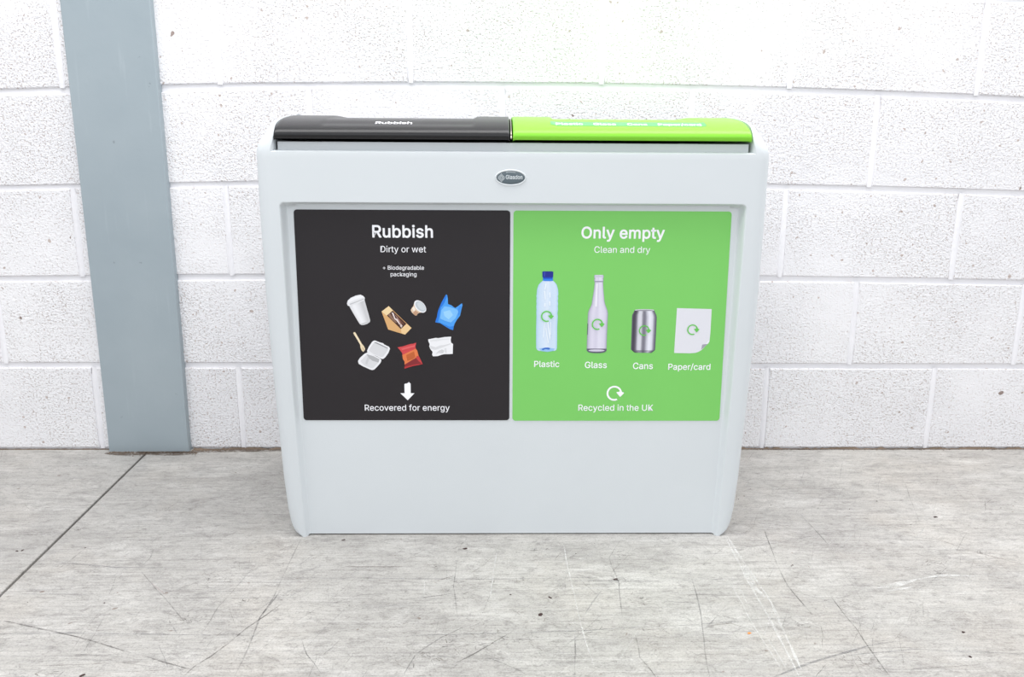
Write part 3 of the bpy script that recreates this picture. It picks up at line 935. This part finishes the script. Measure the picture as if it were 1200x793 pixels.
p = B().poly([(205, 530), (222, 526), (250, 522), (300, 506), (330, 498), (352, 496), (378, 486), (372, 520), (374, 545), (388, 560), (250, 602), (248, 585), (235, 566)], (206, 72, 76)).poly([(248, 602), (374, 542), (388, 560), (400, 605), (406, 640), (375, 628), (330, 656), (270, 692), (268, 660), (254, 640)], (222, 122, 72))
p.poly([(284, 602), (358, 568), (370, 622), (345, 640), (296, 656)], (188, 96, 52)).poly([(268, 692), (330, 654), (376, 628), (408, 640), (440, 686), (400, 690), (350, 700), (268, 729), (272, 708)], (132, 44, 48)).poly([(376, 628), (384, 610), (404, 612), (440, 686), (404, 660)], (196, 66, 68)).poly([(268, 712), (350, 692), (430, 680), (440, 686), (350, 704), (268, 729)], (180, 52, 56))
p.poly([(236, 540), (330, 515), (366, 508), (364, 524), (250, 556)], (222, 96, 98)).done('snack_wrapper_picture', sg_b, 'picture of a red and orange snack wrapper')
p = B().poly([(490, 455), (560, 441), (585, 444), (605, 440), (645, 433), (705, 430), (700, 458), (704, 486), (722, 498), (720, 590), (690, 592), (640, 593), (612, 600), (580, 611), (535, 613), (527, 598), (532, 572), (512, 548), (500, 520), (504, 498), (492, 476)], W(234))
p.poly([(505, 512), (560, 528), (600, 512), (650, 505), (695, 492), (700, 500), (650, 520), (610, 535), (560, 552), (515, 545)], W(214)).poly([(560, 590), (590, 560), (620, 548), (640, 560), (630, 584), (590, 580)], W(206)).poly([(510, 465), (600, 452), (690, 446), (690, 452), (600, 462), (512, 474)], W(222)).poly([(640, 540), (660, 535), (664, 580), (650, 580)], W(218))
p.done('tissue_picture', sg_b, 'picture of a crumpled white tissue')
# white arrow pointing down
AR = [(-.2110, .3150), (-.2088, .3165), (-.2075, .3158), (-.2050, .3172), (-.2022, .3188), (-.2018, .3196), (-.2010, .3180), (-.1990, .3160), (-.1990, .2968), (-.1918, .2968), (-.2052, .2826), (-.2191, .2968), (-.2110, .2968)]
child_mesh('arrow_mark', [on_sign(x, z) for x, z in AR], [tuple(t) for t in tessellate_polygon([[Vector((x, z, 0)) for x, z in AR]])], M['white_ink'], sg_b, 'white arrow pointing down')

# plastic bottle
p = Cc()
rows = [(112, 134, 202), (120, 131, 205), (130, 118, 217), (148, 101, 230), (180, 90, 239), (215, 87, 241), (228, 84, 237), (240, 87, 240), (262, 84, 236), (280, 86, 239), (300, 83, 236), (320, 85, 238), (345, 83, 234), (370, 84, 236), (450, 81, 232), (540, 80, 231), (596, 80, 229), (610, 86, 225), (617, 100, 214)]
p.strip([((a, v), (b, v)) for v, a, b in rows], [(0, (168, 200, 226)), (.10, (196, 216, 236)), (.3, (206, 222, 240)), (.5, (216, 228, 242)), (.7, (200, 218, 238)), (.9, (206, 222, 240)), (1, (170, 202, 228))])
p.poly([(98, 600), (150, 592), (214, 600), (205, 616), (160, 624), (116, 618)], (150, 190, 232)).poly([(118, 604), (140, 594), (165, 592), (182, 598), (172, 608), (145, 604), (128, 612)], (52, 108, 200))
p.poly([(128, 88), (204, 88), (202, 108), (204, 120), (186, 122), (150, 122), (130, 118), (134, 106)], (48, 128, 226)).poly([(128, 58), (136, 54), (198, 54), (206, 58), (204, 92), (200, 96), (134, 96), (129, 92)], (32, 44, 140)).poly([(134, 96), (200, 96), (200, 106), (134, 106)], (26, 72, 190)).poly([(138, 58), (150, 58), (148, 90), (138, 90)], (52, 66, 168))
for a in ([(138, 190), (148, 190), (152, 250), (146, 252)], [(140, 276), (150, 276), (150, 300), (142, 300)], [(176, 200), (184, 200), (186, 236), (178, 236)], [(174, 262), (184, 262), (184, 294), (176, 294)], [(140, 410), (147, 410), (134, 520), (128, 520)], [(160, 405), (168, 405), (184, 520), (176, 540)], [(146, 450), (152, 450), (172, 556), (164, 560)], [(182, 410), (188, 410), (186, 500), (180, 500)], [(150, 140), (158, 140), (150, 180), (142, 180)]):
    p.poly(a, (232, 240, 248))
p.done('plastic_bottle_picture', sg_g, 'picture of a clear plastic bottle with blue cap')
p = Cc()
rows = [(78, 497, 558), (84, 494, 561), (98, 494, 561), (104, 498, 557), (110, 494, 560), (122, 494, 560), (128, 498, 557), (160, 495, 559), (200, 490, 562), (260, 480, 568), (285, 476, 574), (305, 467, 582), (330, 455, 591), (350, 451, 594), (400, 449, 592), (500, 446, 588), (600, 443, 586), (614, 444, 585), (622, 452, 578)]
p.strip([((a, v), (b, v)) for v, a, b in rows], [(0, (150, 146, 166)), (.08, (196, 192, 210)), (.25, (218, 214, 230)), (.45, (206, 202, 220)), (.6, (222, 219, 234)), (.85, (212, 208, 226)), (.95, (190, 186, 206)), (1, (150, 146, 166))])
p.poly([(500, 82), (556, 82), (556, 94), (500, 94)], (196, 196, 212)).poly([(496, 120), (560, 120), (558, 128), (498, 128)], (150, 150, 168))
p.poly([(443, 600), (586, 600), (585, 616), (570, 627), (540, 632), (490, 632), (458, 627), (444, 616)], (96, 92, 112)).ell(514, 613, 58, 8, 0, (206, 202, 218)).poly([(508, 140), (520, 140), (516, 300), (500, 300)], (232, 230, 240)).poly([(448, 420), (452, 420), (449, 500), (445, 500)], (90, 88, 104))
p.done('glass_bottle_picture', sg_g, 'picture of a clear glass bottle')
p = D()
rows = [(186, 150, 335), (196, 146, 334), (212, 138, 342), (230, 128, 350), (250, 125, 354), (400, 119, 347), (550, 112, 338), (560, 122, 330)]
GC = [(0, (104, 100, 114)), (.08, (66, 62, 74)), (.17, (96, 92, 104)), (.26, (206, 206, 216)), (.38, (214, 214, 222)), (.47, (120, 118, 130)), (.55, (128, 126, 138)), (.62, (190, 190, 202)), (.72, (232, 232, 242)), (.84, (214, 214, 226)), (.92, (130, 128, 142)), (1, (84, 82, 96))]
p.strip([((a, v), (b, v + 2)) for v, a, b in rows], GC, 26)
p.strip([((118, 556), (334, 558)), ((140, 574), (312, 576)), ((150, 580), (300, 582))], [(0, (60, 56, 66)), (.3, (150, 150, 160)), (.5, (92, 90, 102)), (.75, (180, 180, 190)), (1, (70, 68, 80))], 12)
p.ell(242, 187, 92, 9, 0, (214, 214, 222)).ell(242, 189, 78, 6, 0, (150, 150, 158))
p.done('can_picture', sg_g, 'picture of a plain silver drinks can')
p = D().poly([(541, 168), (862, 176), (852, 400), (845, 470), (832, 495), (800, 525), (775, 552), (745, 570), (715, 581), (660, 585), (515, 582)], (221, 221, 228))
p.poly([(776, 504), (800, 500), (832, 493), (800, 524), (768, 552)], (158, 158, 168)).poly([(832, 470), (845, 460), (843, 476), (832, 495), (806, 500)], (236, 236, 242)).done('paper_picture', sg_g, 'picture of a sheet of white paper with a curled corner')


def loop_mark(cx, cz, R, w, mat, parent, lift, label):
    V, F = [], []
    n = 30
    a0, a1 = math.radians(14), math.radians(295)
    for i in range(n + 1):
        a = lerp(a0, a1, i / n)
        for r in (R - w / 2, R + w / 2):
            V.append(on_sign(cx + r * math.cos(a), cz + r * math.sin(a), lift))
    F = [(2 * i, 2 * i + 1, 2 * i + 3, 2 * i + 2) for i in range(n)]
    b = len(V)
    H = [(.30, .12), (.36, .20), (.50, .19), (.66, .24), (.84, .34), (1.00, .36), (1.16, .20), (1.34, .14), (1.42, .06), (1.36, -.04), (.94, -.50), (.85, -.54), (.74, -.42), (.36, .04)]
    V += [on_sign(cx + x * R, cz + z * R, lift + .00005) for x, z in H]
    F += [tuple(b + i for i in t) for t in tessellate_polygon([[Vector((x, z, 0)) for x, z in H]])]
    child_mesh('recycling_mark', V, F, mat, parent, label)


loop_mark(.0640, .4500, .0096, .0025, M['green_ink'], sg_g, .0028, None)
loop_mark(.1620, .4345, .0097, .0025, M['green_ink'], sg_g, .0020, None)
loop_mark(.2528, .4225, .0093, .0022, M['green_ink'], sg_g, .0016, None)
loop_mark(.3462, .4243, .0093, .0022, M['green_ink'], sg_g, .0012, None)
loop_mark(.1990, .2970, .0134, .0036, M['white_ink'], sg_g, .0003, 'white recycling arrow')


# ---- lettering on the lids
def lid_text(s, x0, x1, y0, side, parent, bold):
    V, F, a, b = text_mesh(s, bold)
    k = (x1 - x0) / (b - a)
    out = []
    for v in V:
        x, y = x0 + (v[0] - a) * k, y0 + v[1] * k * .93
        out.append((x, y, lid_z(side, x, y, prof_z(y)) + .0007 + v[2]))
    return child_mesh('lid_text', out, F, M['white_ink'], parent)


lid_text('Rubbish', -.2550, -.1876, -.4690, -1, lid_b, .022)
V, F = [], []
nx = 60
ys = [-.4725 + .0034 * i for i in range(8)]
for i in range(nx + 1):
    for y in ys:
        x = lerp(.0672, .3540, i / nx)
        V.append((x, y, lid_z(1, x, y, prof_z(y)) + .0004))
F = [(i * 8 + j, (i + 1) * 8 + j, (i + 1) * 8 + j + 1, i * 8 + j + 1) for i in range(nx) for j in range(7)]
child_mesh('label_strip', V, F, M['strip'], lid_g, 'pale green lettered strip')
for w, a, b in (('Plastic', .0766, .1272), ('Glass', .1461, .1881), ('Cans', .2087, .2460), ('Paper/card', .2659, .3461)):
    lid_text(w, a, b, -.4680, 1, lid_g, .020)

# ---- oval badge
bx, bz, ba, bb = -.0065, .7105, .0262, .0122


def ell_ring(prof, n=48):
    """prof: (scale offset in metres outward, y)"""
    V, F = [], []
    for off, y in prof:
        for i in range(n):
            t = 2 * PI * i / n
            V.append((bx + (ba + off) * math.cos(t), y, bz + (bb + off) * math.sin(t)))
    for k in range(len(prof) - 1):
        for i in range(n):
            j = (i + 1) % n
            F.append((k * n + i, k * n + j, (k + 1) * n + j, (k + 1) * n + i))
    return V, F


V, F = ell_ring([(.0030, -.4995), (.0026, -.5008), (.0014, -.5018), (.0004, -.5014), (-.0004, -.5000)])
rim = obj('badge_rim', V, F, M['body'], None, smooth=80)
adopt(rim, BIN)
V, F = ell_ring([(-.0002, -.4996), (-.0012, -.5010), (-.004, -.5014)])
k = len(V)
F.append(tuple(range(k - 48, k)))
badge = obj('badge', V, F, M['badge'], None, smooth=60, label='dark slate oval badge')
fix_normals(badge)
adopt(badge, BIN)


def on_badge(pts, name, mat='badge_mark'):
    return child_mesh(name, [(x, -.5018, z) for x, z in pts], [tuple(t) for t in tessellate_polygon([[Vector((x, z, 0)) for x, z in pts]])], M[mat], badge)


V, F, a, b = text_mesh('Glasdon', .022)
k = .0305 / (b - a)
child_mesh('badge_text', [(-.0155 + (v[0] - a) * k, -.5018 - v[2], .7082 + v[1] * k * 1.2) for v in V], F, M['badge_mark'], badge)
# diamond emblem of nested outlines
V, F = [], []
ecx, ecz = -.0235, .7103
for r0, r1 in ((.0072, .0062), (.0050, .0041), (.0028, .0019)):
    b0 = len(V)
    sh = [(0, 1.08), (.34, .66), (.80, .24), (.80, -.24), (.34, -.66), (0, -1.08), (-.34, -.66), (-.80, -.24), (-.80, .24), (-.34, .66)]
    for r in (r0, r1):
        V += [(ecx + x * r, -.5018, ecz + z * r) for x, z in sh]
    F += [(b0 + i, b0 + (i + 1) % 10, b0 + 10 + (i + 1) % 10, b0 + 10 + i) for i in range(10)]
child_mesh('badge_emblem', V, F, M['badge_mark'], badge, 'pale diamond emblem')
V, F = [], []
for i in range(17):
    t = math.radians(66 + 48 * i / 16)
    for s_ in (.80, .86):
        V.append((bx + ba * s_ * math.cos(t), -.5018, bz + bb * s_ * math.sin(t)))
F = [(2 * i, 2 * i + 1, 2 * i + 3, 2 * i + 2) for i in range(16)]
child_mesh('badge_arc', V, F, M['badge_mark'], badge)

# ------------------------------------------------------------------ scratches, flecks and grit on the floor
SCR = [["d",2.0,[-0.422,-0.504,-0.422,-0.575,-0.418,-0.729,-0.425,-0.808]],["d",1.2,[-0.4,-0.893,-0.374,-0.824,-0.337,-0.765,-0.267,-0.72,-0.213,-0.716]],["d",2,[-0.106,-0.61,-0.107,-0.693,-0.095,-0.793]],["k",2.2,[-0.091,-0.917,-0.064,-0.892,-0.001,-0.831]],["d",1,[-0.126,-0.505,-0.197,-0.587,-0.275,-0.672]],["g",2.5,[-0.468,-0.66,-0.261,-0.664,-0.054,-0.669,0.153,-0.664]],["d",2,[-0.339,-0.856,-0.322,-0.894,-0.289,-0.943]],["b",2,[-0.261,-0.8,-0.222,-0.825]],["d",2.5,[-0.167,-0.944,-0.155,-0.895,-0.119,-0.85,-0.08,-0.818]],["w",2.2,[0.101,-0.531,0.104,-0.694,0.109,-0.836,0.117,-0.926]],["d",2,[0.095,-0.844,0.091,-0.897,0.085,-0.952]],["d",1,[-0.01,-0.794,0.106,-0.669]],["d",2,[-0.046,-0.903,-0.016,-0.921,0.014,-0.946]],["b",4,[-0.161,-0.682,-0.132,-0.671,-0.112,-0.658]],["g",2,[-0.251,-0.849,0.133,-0.832]],["b",4,[-0.316,-0.62,-0.225,-0.622,-0.204,-0.62]],["g",2,[-0.191,-0.735,-0.123,-0.723]],["w",2,[-0.161,-0.662,-0.157,-0.73]],["w",2,[-0.029,-0.542,-0.043,-0.74]],["d",2,[0.221,-0.507,0.184,-0.589,0.189,-0.685,0.18,-0.787]],["d",2,[0.327,-0.655,0.317,-0.761,0.294,-0.891,0.285,-0.954]],["k",1.8,[0.521,-0.47,0.497,-0.635,0.492,-0.696,0.5,-0.789]],["d",1,[0.63,-0.47,0.623,-0.603,0.604,-0.745]],["k",1.8,[0.554,-0.721,0.556,-0.831,0.553,-0.956]],["g",4,[0.38,-0.955,0.447,-0.922,0.554,-0.878,0.605,-0.867]],["k",2.5,[0.193,-0.845,0.19,-0.905,0.205,-0.953]],["w",5,[0.431,-0.508,0.425,-0.696,0.423,-0.838,0.418,-0.955]],["w",9,[0.434,-0.613,0.432,-0.706,0.438,-0.734]],["w",2,[0.392,-0.686,0.391,-0.822,0.397,-0.942]],["w",1.5,[0.402,-0.686,0.401,-0.814,0.405,-0.942]],["g",2.5,[0.074,-0.674,0.229,-0.677,0.412,-0.671]],["g",5,[0.155,-0.709,0.117,-0.786]],["d",1.5,[0.272,-0.853,0.304,-0.906]],["b",2,[0.316,-0.821,0.356,-0.813,0.383,-0.834]],["g",2,[0.11,-0.832,0.299,-0.817,0.496,-0.793]],["b",1.6,[0.564,-0.145,0.726,-0.124,0.812,-0.115]],["k",1.5,[0.623,-0.398,0.627,-0.53]],["d",1,[0.627,-0.53,0.606,-0.716]],["d",1.3,[0.931,-0.236,0.856,-0.452]],["w",14,[0.65,-0.705,0.696,-0.691,0.734,-0.675]],["w",7,[0.734,-0.675,0.792,-0.66,0.86,-0.665]],["w",6,[0.66,-0.715,0.716,-0.7]],["b",2,[0.883,-0.471,1.006,-0.465]],["b",3,[0.852,-0.507,0.897,-0.566,0.965,-0.62]],["g",1.5,[0.417,-0.558,0.534,-0.53,0.662,-0.482,0.856,-0.452]],["g",3,[0.508,-0.904,0.627,-0.887,0.785,-0.902]],["d",1,[0.897,-0.566,0.893,-0.661,0.902,-0.718]],["w",5,[0.435,-0.493,0.44,-0.658,0.444,-0.751,0.434,-0.848,0.427,-0.94]],["d",1.5,[-0.831,-0.546,-0.835,-0.594,-0.843,-0.634]],["k",1.5,[-0.686,-0.635,-0.606,-0.729,-0.541,-0.805]],["r",1.5,[-0.653,-0.673,-0.601,-0.725]],["d",3,[-0.696,-0.553,-0.689,-0.586,-0.691,-0.613]],["k",3,[-0.847,-0.796,-0.773,-0.82,-0.697,-0.844,-0.592,-0.888]],["k",3,[-0.567,-0.897,-0.524,-0.915,-0.479,-0.933]],["k",2.5,[-0.491,-0.947,-0.483,-0.922,-0.467,-0.898,-0.436,-0.823,-0.398,-0.749]],["d",3,[-0.411,-0.699,-0.423,-0.789,-0.417,-0.874,-0.416,-0.947]],["d",1.5,[-0.502,-0.829,-0.503,-0.759,-0.494,-0.698,-0.478,-0.596]],["g",3,[-0.823,-0.836,-0.676,-0.834,-0.486,-0.841]],["d",1.3,[-0.682,-0.78,-0.672,-0.841,-0.666,-0.891]],["d",1.2,[-0.7,-0.746,-0.693,-0.821,-0.687,-0.885]],["d",1.5,[-0.558,-0.867,-0.517,-0.933]],["g",3,[-0.858,-0.601,-0.735,-0.622,-0.63,-0.624]],["g",3,[-0.561,-0.812,-0.541,-0.839]],["g",3,[-0.657,-0.776,-0.623,-0.784]]]


def ribbons(name, lines, mat, z, label=None, kind='stuff'):
    V, F = [], []
    for w, pts in lines:
        # resample with a little wander
        P = []
        for a, b in zip(pts, pts[1:]):
            L = math.dist(a, b)
            k = max(2, int(L / .03))
            for i in range(k):
                t = i / k
                P.append((lerp(a[0], b[0], t) + random.uniform(-.0009, .0009), lerp(a[1], b[1], t) + random.uniform(-.0009, .0009)))
        P.append(pts[-1])
        base = len(V)
        for i, (x, y) in enumerate(P):
            x2, y2 = P[min(i + 1, len(P) - 1)]
            x1, y1 = P[max(i - 1, 0)]
            dx, dy = x2 - x1, y2 - y1
            L = math.hypot(dx, dy) or 1
            nx_, ny_ = -dy / L, dx / L
            end = min(i, len(P) - 1 - i)
            hw = w / 2 * random.uniform(.55, 1.2) * (.25 if end == 0 else 1)
            V += [(x + nx_ * hw, y + ny_ * hw, z), (x - nx_ * hw, y - ny_ * hw, z)]
        for i in range(len(P) - 1):
            F.append((base + 2 * i, base + 2 * i + 1, base + 2 * i + 3, base + 2 * i + 2))
    o = obj(name, V, F, mat, floor, label=label)
    if kind:
        o['kind'] = kind
    return o


by = {}
for tone, w, q in SCR:
    by.setdefault(tone, []).append((w * .0010, [(q[i], q[i + 1]) for i in range(0, len(q), 2)]))
for i in range(1500):
    x, y = random.uniform(-1.5, 1.5), random.uniform(-1.15, -.04)
    r = random.random()
    if r < .55:
        a = random.gauss(0, .09)
    elif r < .8:
        a = random.gauss(1.05, .25)
    else:
        a = random.uniform(0, PI)
    L = random.uniform(.02, .13) if i > 420 else random.uniform(.03, .30) * (1 if r < .55 else .6)
    cv = random.uniform(-.15, .15)
    pts = [(x, y), (x + L / 2 * math.cos(a), y + L / 2 * math.sin(a)), (x + L / 2 * math.cos(a) + L / 2 * math.cos(a + cv), y + L / 2 * math.sin(a) + L / 2 * math.sin(a + cv))]
    by.setdefault(random.choice('kdddggbbw'), []).append((random.uniform(.0004, .0012), pts))
CL = [(-.093, -.551, .02), (-.10, -.690, .035), (-.085, -.725, .025), (.043, -.786, .022), (.063, -.732, .015), (-.075, -.870, .03), (-.20, -.815, .03), (.02, -.86, .03), (.186, -.670, .012), (-.16, -.62, .02),
      (-.55, -.80, .02), (.80, -.62, .03), (.70, -.80, .03), (-.90, -.90, .03)]
CL += [(random.uniform(-1.3, 1.3), random.uniform(-1.05, -.3), random.uniform(.008, .03)) for _ in range(36)]
for x, y, r in CL:
    for _ in range(int(10 + r * 500)):
        px_, py_ = x + random.gauss(0, r * .7), y + random.gauss(0, r * .5)
        a = random.uniform(-.9, .9)
        pts = [(px_, py_)]
        for _k in range(2):
            a += random.uniform(-.9, .9)
            px_, py_ = px_ + .006 * math.cos(a), py_ + .006 * math.sin(a)
            pts.append((px_, py_))
        by.setdefault(random.choice('kbbd'), []).append((random.uniform(.0006, .0016), pts))
names = {'k': 'dark_scratches', 'd': 'fine_scratches', 'g': 'drag_marks', 'b': 'brown_scuffs', 'w': 'pale_scrapes', 'r': 'reddish_scuff'}
for i, (tone, lines) in enumerate(sorted(by.items())):
    ribbons(names[tone], lines, M[tone], .0002 + .00005 * i)


def crumb(V, F, x, y, z, r, flat=.5):
    base = len(V)
    n = 6
    for i in range(n):
        a = 2 * PI * i / n
        rr = r * random.uniform(.6, 1.15)
        V.append((x + rr * math.cos(a), y + rr * math.sin(a), z))
    rr = r * random.uniform(.6, 1.1)
    V.append((x + random.uniform(-.3, .3) * r, y + random.uniform(-.3, .3) * r, z + rr * flat))
    F += [(base + i, base + (i + 1) % n, base + n) for i in range(n)]


V, F = [], []
for x, y, r in [(0.909, -0.415, 3.5), (0.819, -0.331, 2.2), (0.738, -0.375, 2), (0.529, -0.302, 2), (0.514, -0.319, 1.5), (0.575, -0.353, 1.6), (0.559, -0.263, 1.3), (0.525, -0.623, 1.6), (0.729, -0.843, 3), (0.698, -0.909, 2.5), (-0.335, -0.513, 3), (-0.009, -0.72, 2), (-0.093, -0.551, 4), (0.043, -0.786, 4), (0.063, -0.732, 2.5), (-0.958, -0.556, 2.5), (-0.95, -0.554, 2.5), (-0.831, -0.546, 2), (-0.7, -0.746, 2), (-0.64, -0.943, 3.5), (0.526, -0.622, 1.8), (0.186, -0.67, 3), (0.12, -0.574, 1.5)]:
    for _ in range(2 if r > 2.4 else 1):
        crumb(V, F, x + random.uniform(-.003, .003), y + random.uniform(-.002, .002), .0003, r * .001, .4)
for i in range(110):
    crumb(V, F, random.uniform(-1.5, 1.5), random.uniform(-1.1, -.03), .0003, random.uniform(.0005, .0011), .4)
o = obj('floor_flecks', V, F, M['fleck'], floor)
o['kind'] = 'stuff'
V, F = [], []
crumb(V, F, .378, -.842, .0004, .0035, .3)
o = obj('orange_fleck', V, F, M['orange'])
o['label'] = 'tiny orange fleck lying on the concrete floor'
o['category'] = 'debris'

# grit swept against the wall and the foot of the column
V, F = [], []
for i in range(1500):
    if i < 650:      # along the column's foot
        x = random.uniform(-1.03, -.80)
        y = -.019 - abs(random.gauss(0, .010))
    elif i < 1050:    # in the corner right of the column
        x = -.82 + abs(random.gauss(0, .05))
        y = -abs(random.gauss(0, .008)) - .001
    else:
        x = random.choice([random.uniform(-.8, -.45), random.uniform(.55, 1.5), random.uniform(.6, 1.05)])
        y = -abs(random.gauss(0, .004)) - .001
    crumb(V, F, x, y, .0002, random.uniform(.0006, .0024), random.uniform(.3, .8))
o = obj('brown_grit', V, F, M['dirt'])
o['label'] = 'brown grit and flaked paint swept along the foot of the wall and column'
o['category'] = 'grit'
o['kind'] = 'stuff'
# thin brown stain on the slab around the grit
for nm, pts, w in (('foot_stain', [(-1.035, -.032), (-.93, -.034), (-.80, -.030)], .034), ('foot_stain', [(-.99, -.024), (-.93, -.024), (-.815, -.024)], .016), ('foot_stain', [(-.84, -.026), (-.79, -.016), (-.70, -.008), (-.45, -.004)], .026), ('foot_stain', [(.5, -.004), (.95, -.004), (1.7, -.003)], .008)):
    ribbons(nm, [(w, pts)], M['stain'], .0006, kind=None)
# dirty unpainted lip of mortar along the foot of the wall, ragged at the top edge
for nm, xa, xb, hmax in (('wall_foot_dirt', .48, 1.9, .0055), ('wall_foot_dirt', -.8185, -.40, .006), ('wall_foot_dirt', -2.2, -1.03, .0018)):
    V, F = [], []
    n = int((xb - xa) / .004)
    h = .004
    for i in range(n + 1):
        x = lerp(xa, xb, i / n)
        h = max(.0008, min(hmax, h + random.uniform(-.0022, .0022)))
        V += [(x, -.0042 - random.uniform(0, .002), .0003), (x, -.0022, h * .6), (x, -.0008, h)]
    for i in range(n):
        for j in range(2):
            a = i * 3 + j
            F.append((a, a + 3, a + 4, a + 1))
    obj(nm, V, F, M['dirt'], wall, label='ragged brown dirt line at the foot of the wall')
